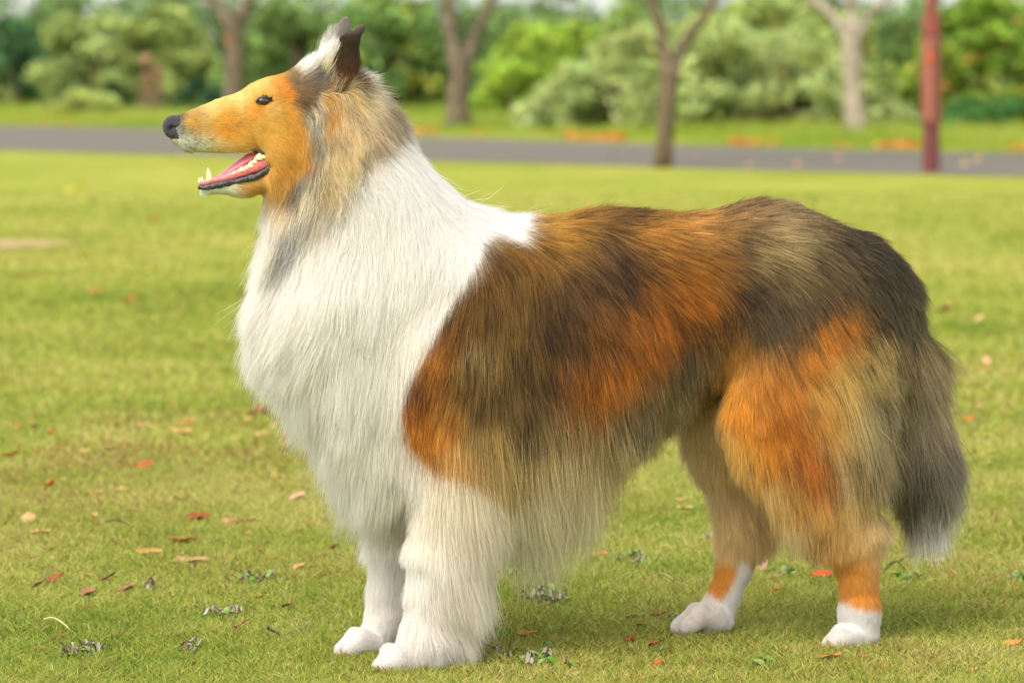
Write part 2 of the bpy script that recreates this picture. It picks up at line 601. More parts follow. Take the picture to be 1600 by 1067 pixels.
def sd_at(p):
    """signed distance and outward direction at world points"""
    l = to_local(p)
    ii, ff = [], []
    for k, G in enumerate((GA, GB, GC)):
        i = np.clip(np.searchsorted(G, l[:, k]) - 1, 0, len(G) - 2)
        f = np.clip((l[:, k] - G[i]) / (G[i + 1] - G[i]), 0, 1)
        ii.append(i); ff.append(f)
    def val(i, j, k): return SD[i, j, k]
    i, j, k = ii; fx, fy, fz = ff
    c = {}
    for a in (0, 1):
        for b in (0, 1):
            for d in (0, 1): c[a, b, d] = SD[i + a, j + b, k + d]
    def mixx(b, d): return c[0, b, d] * (1 - fx) + c[1, b, d] * fx
    m00, m10, m01, m11 = mixx(0, 0), mixx(1, 0), mixx(0, 1), mixx(1, 1)
    y0, y1 = m00 * (1 - fy) + m10 * fy, m01 * (1 - fy) + m11 * fy
    s = y0 * (1 - fz) + y1 * fz
    gx = ((c[1, 0, 0] - c[0, 0, 0]) + (c[1, 1, 1] - c[0, 1, 1])) / (2 * (GA[i + 1] - GA[i]))
    gy = (m10 - m00 + m11 - m01) / (2 * (GB[j + 1] - GB[j]))
    gz = (y1 - y0) / (GC[k + 1] - GC[k])
    g = np.stack([gx, gy, gz], 1)
    g /= np.linalg.norm(g, axis=1)[:, None] + 1e-9
    return s, g @ RM


# ------------------------------------------------------------------ coat pattern and lie of the hair
CELL = 4
NU, NV = 410, 272
GU, GV = np.meshgrid(np.arange(NU) * CELL, np.arange(NV) * CELL, indexing='ij')
GUV = np.stack([GU.ravel(), GV.ravel()], 1).astype(float)


def bake(points, vals, power=3.2):
    points = np.asarray(points, float); vals = np.asarray(vals, float)
    out = np.zeros((len(GUV), vals.shape[1]))
    wob = np.stack([vnoise(np.c_[GUV, np.zeros(len(GUV))], 1 / 34., 31), vnoise(np.c_[GUV, np.zeros(len(GUV))], 1 / 34., 32)], 1) * 7
    for s in range(0, len(GUV), 20000):
        g = GUV[s:s + 20000] + wob[s:s + 20000]
        d2 = ((g[:, None, :] - points[None]) ** 2).sum(2) + 16
        w = d2 ** (-power / 2)
        out[s:s + 20000] = (w @ vals) / w.sum(1)[:, None]
    return out.reshape(NU, NV, -1)


def lookup(grid, u, v):
    x = np.clip(u / CELL, 0, NU - 1.001); y = np.clip(v / CELL, 0, NV - 1.001)
    i = x.astype(int); j = y.astype(int); fx = (x - i)[:, None]; fy = (y - j)[:, None]
    return (grid[i, j] * (1 - fx) * (1 - fy) + grid[i + 1, j] * fx * (1 - fy) + grid[i, j + 1] * (1 - fx) * fy + grid[i + 1, j + 1] * fx * fy)


def tab(s):
    return np.array([[float(x) for x in r.split(',')] for r in s.split()])


COAT = tab("""815,330,150,105,45 860,340,178,128,52 840,400,145,92,32 900,372,175,118,45 958,400,55,34,22 930,425,95,58,26
976,448,68,40,22 940,350,115,74,34 915,345,150,98,40 1000,326,72,46,30 1010,365,190,122,45 1050,350,186,124,50 1100,340,196,134,66 1060,322,90,60,38
1180,303,46,34,30 1130,312,80,56,40 1180,335,168,122,75 1250,328,120,92,62 1290,325,70,52,42 1240,362,176,150,108 1230,390,172,146,100 1200,400,152,124,74
1180,380,88,60,40 1290,352,120,92,64 1265,375,150,122,84 1330,350,56,44,40 1370,400,52,43,42 1340,420,108,84,56 1300,400,94,74,56 1350,460,75,60,50
1400,450,72,60,52 1390,512,56,46,42 1420,500,112,96,76 1320,470,102,78,52 1250,440,124,98,62 1200,440,100,74,45 1170,470,46,28,18
1220,500,95,75,58 1280,490,85,68,58 1240,530,98,72,50 1120,430,158,90,26 1050,420,158,90,26 1010,402,104,58,22 1100,480,188,98,22
1040,480,176,90,22 990,500,146,78,25 960,540,134,72,25 1030,540,198,102,22 980,590,200,108,26 900,600,180,96,26 930,640,170,92,30
1080,520,120,65,25 1112,530,78,54,35 1060,580,88,68,50 1100,590,118,104,75 1010,640,120,100,72 1000,680,142,122,88 1050,650,152,136,96
1090,640,172,156,116 870,480,88,54,25 880,540,84,50,25 860,600,104,70,35 830,560,110,75,35 800,450,124,82,30 790,520,130,92,45
760,480,110,70,25 740,560,148,116,68 760,640,132,96,50 720,600,132,90,40 700,540,136,80,25 680,580,178,102,30 650,640,185,100,25
640,618,124,62,20 660,690,204,124,38 700,680,192,124,50 720,720,204,154,92 760,700,178,142,86 820,660,120,88,54 840,700,150,120,78
900,690,148,120,80 860,740,204,176,126 950,720,182,154,108 800,760,190,160,105 900,770,224,202,156 850,820,238,224,188 820,880,240,230,200
920,830,240,226,190 960,760,206,186,142 1020,700,202,186,142 1060,690,192,176,132 770,430,118,74,26 720,500,120,76,26
1140,560,188,120,40 1130,620,222,142,40 1160,650,212,132,30 1210,600,190,108,25 1270,560,202,120,30 1330,510,200,112,30 1300,520,196,108,30
1220,660,186,98,20 1250,700,188,98,20 1200,720,216,136,36 1280,740,182,94,25 1160,720,222,172,84 1200,780,238,200,130 1250,800,220,160,76
1290,820,220,164,86 1240,850,240,212,160 1340,800,204,168,110 1360,860,238,198,138 1320,600,208,168,96 1300,660,206,146,62 1360,560,192,156,96
1390,600,166,140,96 1340,680,188,162,112 1380,700,162,142,106 1400,640,150,130,100 1430,650,156,138,112 1440,700,136,118,96 1400,760,146,128,100
1420,800,88,76,64 1440,780,96,86,74 1470,740,112,98,86 1480,800,136,124,110 1450,850,192,187,180 1475,850,218,214,210 1460,880,224,222,216 1462,830,150,142,134
1330,740,166,140,100 1340,830,206,170,115 1340,890,220,150,62 1345,930,214,134,46 1150,870,210,140,50 1125,915,212,136,46
1090,720,222,192,140 1120,780,228,202,152 1150,830,218,182,120 1180,860,218,178,120 1185,800,206,160,100
300,190,222,158,66 282,180,96,84,80 284,205,150,138,132 350,180,240,170,66 400,170,230,150,46 430,130,218,124,32 442,150,230,140,52 425,175,232,168,84 430,200,236,172,72
460,220,222,152,46 470,250,212,132,36 440,280,218,148,62 400,293,228,168,92 340,299,228,223,214 322,302,222,217,210 290,225,212,202,192 312,234,220,205,176
275,213,196,186,176 350,228,238,184,92 390,215,236,172,66 370,152,240,192,116 330,165,234,190,118 300,176,190,140,80 450,190,228,156,56
462,130,122,92,66 480,140,126,96,66 468,160,106,76,50 484,180,120,108,98 495,130,108,98,90 505,112,94,84,78 455,112,140,110,78
470,95,222,212,202 495,70,224,216,208 510,80,222,214,206 520,60,180,170,162 515,100,210,190,150
545,60,82,72,64 540,100,64,48,32 535,130,108,64,30 557,48,104,92,82 537,44,146,136,128 527,75,190,180,170
575,100,224,216,206 592,112,220,212,204 602,140,200,190,176 622,170,152,127,106 612,200,166,142,120 582,160,208,184,148 560,160,228,194,132
520,160,196,140,70 520,190,210,146,66 540,200,240,204,154 560,230,242,212,168 520,250,230,202,152 540,280,222,200,156 510,300,192,167,130
495,200,176,166,156 490,184,172,162,156 500,240,160,144,130 480,290,152,142,134 462,320,116,96,80 455,292,104,76,56 432,300,204,154,96
430,340,220,196,170 450,380,160,152,148 470,360,174,166,160 480,330,196,182,162 442,420,136,130,126 500,350,192,178,166 560,310,188,172,156
590,260,176,156,136 580,300,204,192,178 620,230,170,145,125 642,200,170,150,132 490,400,190,182,172 410,330,236,220,200 412,400,214,200,180""")  # dark points in the flank crease and below the cheek hold painted shade
WHITE = tab("""700,300,250,250,250 600,450,248,246,238 500,560,240,238,230 400,470,236,231,222 560,650,240,238,230 700,830,242,228,196 740,790,238,216,168
740,950,232,222,192 650,900,245,242,232 600,900,238,233,220 650,1030,242,234,224 560,1010,247,245,240 640,760,244,240,228 770,330,250,250,248
720,750,238,214,164 700,780,242,228,194 560,800,236,234,220 1340,985,245,243,240 1345,1010,238,222,204 1100,965,240,226,212 1150,940,248,246,242 470,650,244,243,238""")


def in_poly(u, v, poly):
    """signed distance to a polygon (positive inside)"""
    poly = np.asarray(poly, float); n = len(poly)
    ins = np.zeros(len(u), bool); dmin = np.full(len(u), 1e9)
    for i in range(n):
        x1, y1 = poly[i]; x2, y2 = poly[(i + 1) % n]
        c = ((y1 > v) != (y2 > v)) & (u < (x2 - x1) * (v - y1) / (y2 - y1 + 1e-12) + x1)
        ins ^= c
        ex, ey = x2 - x1, y2 - y1
        t = np.clip(((u - x1) * ex + (v - y1) * ey) / (ex * ex + ey * ey + 1e-9), 0, 1)
        dmin = np.minimum(dmin, np.hypot(u - x1 - t * ex, v - y1 - t * ey))
    return np.where(ins, dmin, -dmin)


def cap(c, top=.93):
    """keep the hue when a colour would be brighter than hair can be"""
    m = c.max(axis=-1, keepdims=True)
    return np.maximum(c * np.minimum(1, top / np.maximum(m, 1e-6)), 0)


def toalb(c):
    l = (c @ np.array([.3, .6, .1]))[:, None]
    c = c + np.array([0, .018, 0]) * np.clip(c[:, :1] - c[:, 1:2], 0, 1)
    k = .62 + .38 * np.clip(l / .11, 0, 1) + .20 * np.clip((l - .24) / .25, 0, 1)
    return cap(c ** np.array([.82, .82, .88]) * (1.0, 1.03, 1.04) * k)


FACE = [(250, 168), (300, 168), (350, 150), (405, 122), (425, 112), (446, 110), (449, 128), (452, 150), (456, 178), (472, 190), (485, 206), (489, 240), (478, 266),
        (458, 292), (440, 316), (420, 300), (400, 312), (300, 316), (296, 250), (250, 240)]
FACEC = tab("""300,190,214,152,72 282,180,96,84,80 284,205,150,138,132 350,180,236,164,66 400,170,226,146,52 430,130,222,144,66 442,150,228,142,60 425,176,234,176,100
430,200,234,170,76 460,220,222,150,56 474,250,216,142,56 440,280,216,146,64 400,293,224,166,94 345,299,226,221,212 322,302,222,217,210 290,225,208,198,190 312,234,216,202,188
275,213,190,180,172 340,232,226,190,130 380,225,234,178,86 390,215,232,166,72 370,152,238,196,128 330,166,232,192,126 300,176,190,146,92 450,190,228,158,66 447,120,196,132,70
446,170,222,146,66 480,215,214,142,60 462,278,206,132,54 446,300,206,150,84 420,296,222,164,90 415,146,232,170,90 360,200,232,152,54 405,128,236,190,120""")
TAILTIP = [(1436, 862), (1450, 838), (1480, 824), (1492, 862), (1484, 910), (1430, 910)]
RUFF = [(652, 196), (700, 236), (760, 278), (812, 300), (830, 326), (830, 362), (820, 382), (798, 378), (782, 366), (764, 380), (745, 420), (700, 490), (662, 560), (636, 610),
        (626, 650), (640, 700), (680, 742), (752, 768), (790, 800), (800, 900), (800, 1090), (480, 1090), (300, 620), (335, 340), (392, 306), (424, 326),
        (428, 360), (414, 400), (412, 440), (428, 448), (455, 415), (490, 385), (525, 350), (556, 310), (588, 265), (622, 228)]
RUFF_SOFT = [(300, 600), (330, 300), (500, 150), (640, 150), (655, 240), (600, 420), (450, 500)]
SOCK_N = [(1296, 946), (1312, 936), (1345, 950), (1380, 952), (1400, 1000), (1390, 1050), (1260, 1050)]
SOCK_F = [(1110, 922), (1124, 938), (1140, 922), (1152, 895), (1150, 862), (1160, 852), (1172, 880), (1186, 900), (1190, 960), (1160, 1010), (1020, 1010), (1020, 930)]
gcoat = bake(COAT[:, :2], toalb(lin(COAT[:, 2:])), 4.2)
gwhite = bake(WHITE[:, :2], lin(WHITE[:, 2:]) ** .42 * (.975, .945, .905))
gu, gv = GUV[:, 0], GUV[:, 1]
feather = np.where(in_poly(gu, gv, RUFF_SOFT) > 0, 26.0, 5.0)
mw = np.clip(.5 + in_poly(gu, gv, RUFF) / feather, 0, 1)
mw = np.maximum(mw, np.clip(.5 + in_poly(gu, gv, SOCK_N) / 7, 0, 1))
mw = np.maximum(mw, np.clip(.5 + in_poly(gu, gv, SOCK_F) / 6, 0, 1))
mw = np.maximum(mw, .8 * np.clip(.5 + in_poly(gu, gv, TAILTIP) / 30, 0, 1))
mw = mw.reshape(NU, NV, 1)
gface = bake(FACEC[:, :2], toalb(lin(FACEC[:, 2:])) * (.86, .92, .80), 3.6)
fw = np.clip(.5 + in_poly(gu, gv, FACE) / 8.0, 0, 1).reshape(NU, NV, 1)
GCOL = gcoat * (1 - mw) + gwhite * mw
GCOL = GCOL * (1 - fw) + gface * fw
GWHITE = mw * (1 - fw)

# u, v, direction (0 = rearwards, 90 = down, 180 = forwards), length, lift, clumping
FLOW = tab("""290,200,0,5,.15,.1 350,190,-6,6,.12,.1 400,165,-20,7,.12,.1 430,200,25,8,.12,.1 460,220,42,10,.15,.1 450,262,48,12,.15,.1 400,290,18,9,.2,.1
340,301,10,8,.35,.1 430,130,-28,8,.15,.1 370,152,-16,5,.12,.1 320,235,20,6,.35,.1 280,220,20,6,.35,.1 415,140,-30,6,.1,.1 470,165,28,14,.15,.2
480,135,20,18,.2,.3 492,165,65,34,.2,.4 475,112,-40,34,.6,.5 495,75,-45,36,.45,.6 515,70,-58,34,.3,.6 505,108,-62,64,.85,.6
545,60,-70,5,.15,.1 557,48,-30,5,.2,.1 540,100,-85,7,.15,.1 532,130,-88,8,.15,.1 537,44,-70,6,.2,.1
575,125,-18,56,.85,.6 605,145,15,56,.7,.7 570,150,55,60,.3,.7 535,165,92,70,.2,.8 520,200,96,80,.15,.85 550,230,92,95,.15,.9
500,190,112,70,.2,.8 485,230,105,60,.2,.6 500,260,104,90,.2,.8 560,280,98,95,.2,.8 480,300,112,90,.25,.7 600,190,60,55,.35,.6 630,190,35,48,.35,.5
640,240,55,60,.25,.5 610,270,80,80,.2,.6 455,300,120,50,.15,.4 425,310,110,60,.2,.4
700,240,32,58,.6,.5 740,290,34,60,.5,.5 780,320,34,60,.3,.4 800,345,72,62,.6,.5 700,330,70,75,.2,.5 650,360,92,85,.2,.35 600,430,110,92,.22,.4
540,390,116,92,.25,.5 450,380,112,85,.3,.7 400,360,104,66,.35,.6 390,450,108,95,.4,.6 440,520,120,104,.35,.6 500,480,120,98,.25,.5
560,560,110,105,.25,.5 620,560,102,95,.2,.6 650,480,108,85,.2,.5 690,430,112,70,.2,.4 630,650,98,80,.2,.6 480,620,106,104,.38,.75 520,700,98,135,.3,.7
540,780,94,150,.25,.7 560,730,95,150,.25,.6 600,720,95,140,.22,.6 640,740,95,70,.2,.6
690,790,89,100,.18,.5 740,780,86,120,.2,.5 705,850,78,120,.3,.6 735,880,84,120,.3,.7 755,950,84,90,.3,.7 705,940,66,100,.4,.8 660,860,90,38,.14,.35 650,800,92,44,.14,.35 650,930,92,30,.16,.35 665,970,86,54,.22,.5 695,985,50,70,.4,.8
640,1005,120,16,.4,.4 600,1035,155,8,.6,.3 610,860,93,40,.25,.5 640,900,86,50,.25,.6 600,960,95,12,.15,.3 548,1005,155,8,.6,.3
850,340,10,46,.25,.6 815,335,20,45,.3,.6 900,362,35,62,.2,.7 950,395,70,70,.2,.8 1000,335,2,45,.2,.6 1000,380,25,60,.12,.6 1100,330,2,46,.15,.6
1100,380,15,60,.12,.6 1200,315,8,50,.15,.6 1290,345,26,58,.15,.6 1370,400,58,58,.2,.6 1420,470,80,70,.3,.7
820,450,96,76,.15,.7 760,470,112,66,.15,.7 740,540,100,84,.15,.7 690,560,112,66,.15,.6 660,640,98,66,.2,.6 800,560,91,110,.15,.6 880,480,74,72,.15,.7
960,450,48,66,.12,.6 1050,430,22,60,.12,.5 1100,480,42,55,.12,.5 1000,540,62,68,.12,.5 940,620,86,120,.15,.6 850,660,91,255,.15,.5 900,660,91,225,.18,.55
800,660,91,250,.18,.55 1040,600,84,72,.15,.6 1080,600,91,78,.15,.6 990,640,89,96,.15,.6 950,660,90,145,.15,.6 760,680,92,140,.15,.5 1150,520,92,45,.1,.4 1050,560,80,70,.1,.6
1180,400,22,58,.12,.5 1250,370,15,55,.15,.5 1250,420,38,58,.15,.5 1310,440,60,56,.15,.6 1200,470,52,52,.12,.5 1250,500,72,50,.15,.6
1140,600,92,42,.12,.3 1160,660,84,44,.15,.4 1210,640,76,44,.12,.3 1260,590,58,50,.12,.4 1310,550,56,62,.15,.5 1335,620,72,125,.25,.8 1360,660,74,140,.3,.8 1230,740,72,105,.25,.6
1170,700,72,60,.2,.5 1280,780,80,84,.25,.7 1330,740,86,100,.2,.9 1340,810,92,48,.25,.7 1350,850,92,28,.25,.5 1380,560,70,90,.3,.8
1340,905,90,14,.3,.3 1342,960,92,13,.35,.3 1310,1002,155,8,.6,.3 1372,1000,60,14,.5,.4
1420,540,72,115,.45,.7 1440,620,70,130,.42,.7 1452,700,76,130,.42,.7 1455,790,86,105,.4,.7 1400,700,84,110,.3,.7 1405,620,74,130,.35,.7
1100,720,84,64,.3,.5 1150,780,84,80,.2,.7 1155,890,96,11,.15,.2 1080,968,160,8,.6,.3""")
_an = np.radians(FLOW[:, 2])
GFLOW = bake(FLOW[:, :2], np.c_[np.cos(_an), np.sin(_an), FLOW[:, 3:]], 3.0)

# ------------------------------------------------------------------ roots
fur = fur_mat("fur")
skin = attr_mat("coat_base", 0.8, 0, 0.1)
tri_pick = RNG
farea = np.linalg.norm(BFN, axis=1) / 2
fc = BW[BF].mean(1)
fu, fv = side_uv(fc)
fl = lookup(GFLOW, fu, fv)
flen = np.clip(fl[:, 2], 4, 130)
fnr = BFN / (np.linalg.norm(BFN, axis=1)[:, None] + 1e-12)
tocam = (fnr @ EB)
wgt = farea * (26.0 / flen) ** 0.85 * np.where(tocam > -.35, 1.0, .35)
# no hair inside the mouth, on the eye, on the nose, under the soles
def mouth_mask(u, v):
    m = in_poly(u, v, [(286, 243), (330, 245), (388, 239), (402, 236), (420, 244), (428, 253), (424, 263), (400, 274), (362, 284), (312, 291), (286, 291)]) > 0
    m |= np.hypot((u - 412.5) / 13.5, (v - 158) / 7.5) < 1
    m |= (u < 279) & (v < 216) & (u + (216 - v) * .35 < 280)
    return m
bald = mouth_mask(fu, fv) | (fc[:, 2] < .004)
inner = (np.abs(to_local(fc)[:, 1]) < .022) & (fu > 296) & (fu < 425) & (fv > 228) & (fv < 292) & (np.abs(fnr @ EB) < .75)
wgt[bald | inner] = 0
NH = 850000
pick = np.random.default_rng(5).choice(len(BF), NH, p=wgt / wgt.sum())
r1, r2 = RNG.random(NH)[:, None], RNG.random(NH)[:, None]
q = BF[pick]
root = (BW[q[:, 0]] * (1 - r1) + BW[q[:, 1]] * r1) * (1 - r2) + (BW[q[:, 3]] * (1 - r1) + BW[q[:, 2]] * r1) * r2
nrm = (BN[q[:, 0]] * (1 - r1) + BN[q[:, 1]] * r1) * (1 - r2) + (BN[q[:, 3]] * (1 - r1) + BN[q[:, 2]] * r1) * r2
nrm /= np.linalg.norm(nrm, axis=1)[:, None] + 1e-9
u0, v0 = side_uv(root)
att = lookup(GFLOW, u0, v0)
length = att[:, 2] * (0.55 + 0.6 * RNG.random(NH)) / 1100.0
# tail and belly hang with ragged ends
rag = vnoise(root, 55.0, 40)
length *= 1 + .22 * rag * (att[:, 2] > 40)
lift = att[:, 3]; clump = att[:, 4]
is_long = np.clip((att[:, 2] - 20) / 60, 0, 1)
K = 9
pts = np.zeros((NH, K, 3)); pts[:, 0] = root - nrm * .0015
jit = RNG.normal(0, 1, (NH, 3)); jit *= (.10 + .06 * is_long)[:, None]
w1 = np.stack([vnoise(root, 28, 51), vnoise(root, 28, 52), vnoise(root, 28, 53)], 1) * (.30 * is_long)[:, None]
w2 = np.stack([vnoise(root, 90, 54), vnoise(root, 90, 55), vnoise(root, 90, 56)], 1) * (.22 * is_long)[:, None]
hang = np.array([0, 0, -1.0])
cur = pts[:, 0].copy()
step = (length / (K - 1))
stray = (RNG.random(NH) < .02 + .10 * np.exp(-((u0 - 590) / 40) ** 2 - ((v0 - 130) / 50) ** 2) + .06 * np.exp(-((u0 - 500) / 40) ** 2 - ((v0 - 90) / 40) ** 2)) * is_long
for k in range(1, K):
    t_ = k / (K - 1)
    uu, vv = side_uv(cur)
    a = lookup(GFLOW, uu, vv)
    mixf = .5
    fx = a[:, 0] * mixf + att[:, 0] * (1 - mixf); fy = a[:, 1] * mixf + att[:, 1] * (1 - mixf)
    nn_ = np.hypot(fx, fy) + 1e-6
    d = (fx / nn_)[:, None] * EA + (-fy / nn_)[:, None] * EC
    # drop the part that runs into or straight out of the skin, then lift
    dn = (d * nrm).sum(1)
    d = d - nrm * (np.minimum(dn, 0) + .35 * np.maximum(dn, 0) * (1 - is_long))[:, None]
    d /= np.linalg.norm(d, axis=1)[:, None] + 1e-6
    d = d + nrm * (lift * (1.25 - 1.1 * t_) * 1.1)[:, None] + jit + w1 * t_ + w2 * (t_ - .2)
    d = d + jit * (stray * 3 * t_)[:, None]
    d = d + hang * (.28 * t_ * is_long)[:, None]
    d /= np.linalg.norm(d, axis=1)[:, None]
    cur = cur + d * step[:, None]
    s, g = sd_at(cur)
    lim = .0006 + .006 * is_long * t_
    push = np.clip(lim - s, 0, .02)
    cur = cur + g * push[:, None]
    low = cur[:, 2] < .004
    cur[low, 2] = .004 + RNG.random(low.sum()) * .003
    pts[:, k] = cur

# gather hairs into locks
def clumps(pts, frac, amount, power):
    n = len(pts)
    cen = np.random.default_rng(int(frac * 1e6)).choice(n, int(n * frac), replace=False)
    kd = kdtree.KDTree(len(cen))
    for i, c in enumerate(cen): kd.insert(pts[c, 0], i)
    kd.balance()
    near = np.array([kd.find(p)[1] for p in pts[:, 0]])
    c = cen[near]
    t = (np.arange(K) / (K - 1))[None, :, None]
    tgt = pts[c] - pts[c][:, :1] * 0
    # keep own length: aim at the lock's centre line
    w = (t ** power) * amount[:, None, None]
    off = (pts[:, :1] - pts[c][:, :1])
    return pts * (1 - w) + (tgt + off * .25) * w, c


amt = np.clip(clump * .85, 0, .8 + .12 * np.exp(-((u0 - 545) / 70) ** 2 - ((v0 - 240) / 120) ** 2)) * (.5 + .5 * RNG.random(NH)) * (1 - stray)
pts, cid = clumps(pts, .07, amt, 1.1)
pts, cid2 = clumps(pts, .012, np.clip(clump * .42, 0, .5) * is_long * (RNG.random(NH) ** .5), 1.6)

# the hair behind the ear hangs in small waves, lock by lock
wavy = np.exp(-((u0 - 545) / 58) ** 2 - ((v0 - 230) / 110) ** 2) * is_long
ph = (np.random.default_rng(3).random(NH) * 6.28)[cid]
fr = (13 + 6 * np.random.default_rng(4).random(NH))[cid]
for k in range(1, K):
    t_ = k / (K - 1)
    pts[:, k] += EA * (np.sin(ph + t_ * fr) * .0036 * wavy * t_ ** .5)[:, None] + EB * (np.cos(ph + t_ * fr) * .0026 * wavy)[:, None]
# colour of each hair
tipi = 5
um, vm = side_uv(pts[:, tipi] * .6 + pts[:, 2] * .4)
ramp = np.clip((um - 800) / 90, 0, 1) * np.clip((885 - vm) / 30, 0, 1)
ramp = np.maximum(ramp, 1.5 * ((um > 1395) & (vm > 760)))
rj = np.random.default_rng(23)
ju = rj.normal(0, 1, NH) * (3 + 3 * ramp) + rj.normal(0, 1, NH)[cid] * 14 * ramp
jv = rj.normal(0, 1, NH) * (3 + 6 * ramp) + rj.normal(0, 1, NH)[cid] * 12 * ramp
um = um + ju; vm = vm + jv
col = lookup(GCOL, um, vm); wh = lookup(GWHITE, um, vm)[:, 0]
tan = np.clip((col[:, 0] - col[:, 2]) * 2.5, 0, 1) * (1 - wh)
lockj = np.random.default_rng(8).normal(0, 1, NH)[cid]
lockj2 = np.random.default_rng(9).normal(0, 1, NH)[cid2]
br = 1 + .10 * vnoise(root, 160, 77) * (1 - is_long) + (.26 * lockj + .15 * lockj2) * (1 - wh) * is_long + (.035 * lockj) * wh + RNG.normal(0, 1, NH) * (.07 + .12 * (1 - is_long)) * (1 - .35 * wh)
br = np.clip(br, .45, 1.7)
col = col * br[:, None]
body_zone = (um > 620) & (vm > 290) & (wh < .4)
lum = col @ np.array([.3, .6, .1])
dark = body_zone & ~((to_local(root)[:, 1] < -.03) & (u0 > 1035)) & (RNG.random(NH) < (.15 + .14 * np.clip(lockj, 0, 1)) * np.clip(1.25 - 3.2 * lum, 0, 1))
col[dark] *= np.array([.32, .30, .34])
pale = body_zone & (RNG.random(NH) < .07)
col[pale] = col[pale] * .5 + lin((200, 170, 120)) * .5
# cream far hind leg, its hair colour brightened to offset the shade on it
far_leg_bright = (to_local(root)[:, 1] < -.03) & (u0 > 1035) & (v0 > 590) & (v0 < 862)
col[far_leg_bright] = col[far_leg_bright] * .25 + lin((252, 226, 172)) * .75 * br[far_leg_bright][:, None]
# single locks of black and of gold over the back
guard = body_zone & (wh < .2) & (vm < 620)
rg = np.random.default_rng(29).random(NH)[cid]
blk = guard & (rg < .085 + .10 * np.exp(-((um - 955) / 35) ** 2 - ((vm - 410) / 60) ** 2) + .12 * np.exp(-((um - 1340) / 90) ** 2 - ((vm - 400) / 80) ** 2))
gold = guard & (rg > .93) & (um < 1150)
col[blk] *= .34
col[gold] = col[gold] * .4 + lin((206, 150, 70)) * .6
dark |= blk
# pale wisps over the side of the neck, dark whisker spots on the muzzle
nz = (np.exp(-((u0 - 530) / 75) ** 2 - ((v0 - 260) / 130) ** 2) > .35) & (wh < .5) & (in_poly(u0, v0, FACE) < 0)
wisp = nz & (np.random.default_rng(17).random(NH)[cid] < .30)
col[wisp] = lin((236, 218, 180)) * br[wisp][:, None]
shade_ = nz & ~wisp & (np.random.default_rng(18).random(NH)[cid] < .22)
col[shade_] *= .5
spot = (in_poly(u0, v0, [(276, 196), (300, 196), (345, 222), (335, 240), (284, 236)]) > 0) & (vnoise(root, 520, 90) > .30) & (RNG.random(NH) < .55) & (np.hypot(u0 - 300, v0 - 222) < 32)
col[spot] *= .3
col = np.maximum(cap(col), .008)
tt = np.linspace(0, 1, K)
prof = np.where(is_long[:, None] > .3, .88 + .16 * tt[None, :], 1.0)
cols = np.repeat(col[:, None, :], K, 1)
for k in range(K):                         # long hairs are banded: the shade shifts along the hair with the place in the coat
    uk, vk = side_uv(pts[:, k])
    ck = lookup(GCOL, uk + ju, vk + jv) * br[:, None]
    ck[dark] *= np.array([.32, .30, .34])
    f = ((.66 + .26 * (att[:, 2] > 95)) * is_long * (tt[k] > .3) * (1 - far_leg_bright * .8))[:, None]
    cols[:, k] = cols[:, k] * (1 - f) + ck * f
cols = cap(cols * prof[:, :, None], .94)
base_r = np.where(att[:, 2] < 18, .00018, .00019 + .00006 * is_long) * (1 - .15 * wh)
# ears: dark brown on the nearer, ash grey on the farther
lr0 = to_local(root)
esel = (in_poly(u0, v0, [(514, 136), (556, 136), (558, 90), (574, 60), (572, 36), (528, 30), (510, 100)]) > 0) & (np.abs(lr0[:, 1]) > .024)
en = esel & (lr0[:, 1] > 0); ef = esel & (lr0[:, 1] < 0)
g_ = np.clip((v0[en] - 95) / 40, 0, 1)[:, None]
tipg = np.clip((60 - v0[en]) / 14, 0, 1)[:, None]
ce = lin((74, 56, 40)) * (1 - g_) + lin((122, 80, 44)) * g_
ce = ce * (1 - tipg) + lin((120, 106, 94)) * tipg
cols[en] = (ce * br[en][:, None])[:, None, :]
cols[ef] = (lin((150, 138, 130)) * br[ef][:, None])[:, None, :]
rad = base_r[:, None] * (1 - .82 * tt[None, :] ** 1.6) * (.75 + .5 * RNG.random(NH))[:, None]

# ------------------------------------------------------------------ the dog as objects
DO = P(980, 1040, 0); DO[2] = 0
DOG = empty("dog", DO)
tag(DOG, "long haired tan, sable and white collie standing side on upon the lawn with open mouth", "dog")
bu, bv = side_uv(BW)
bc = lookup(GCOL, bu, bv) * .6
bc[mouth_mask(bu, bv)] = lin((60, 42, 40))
lb = to_local(BW)
bc[(bu < 284) & (bv < 220)] = lin((66, 62, 70))
inn = (bu > 384) & (bu < 428) & (bv > 236) & (bv < 292) & (np.abs(lb[:, 1]) < .030)
bc[inn] = lin((96, 48, 48))
eye_m = np.hypot((bu - 412.5) / 15.5, (bv - 158) / 11) < 1
bc[eye_m] = lin((40, 28, 24))
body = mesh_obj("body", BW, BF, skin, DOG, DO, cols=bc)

lr = to_local(root)
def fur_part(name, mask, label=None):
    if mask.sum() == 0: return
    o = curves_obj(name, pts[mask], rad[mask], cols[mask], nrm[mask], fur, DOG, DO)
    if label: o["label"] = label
    return o

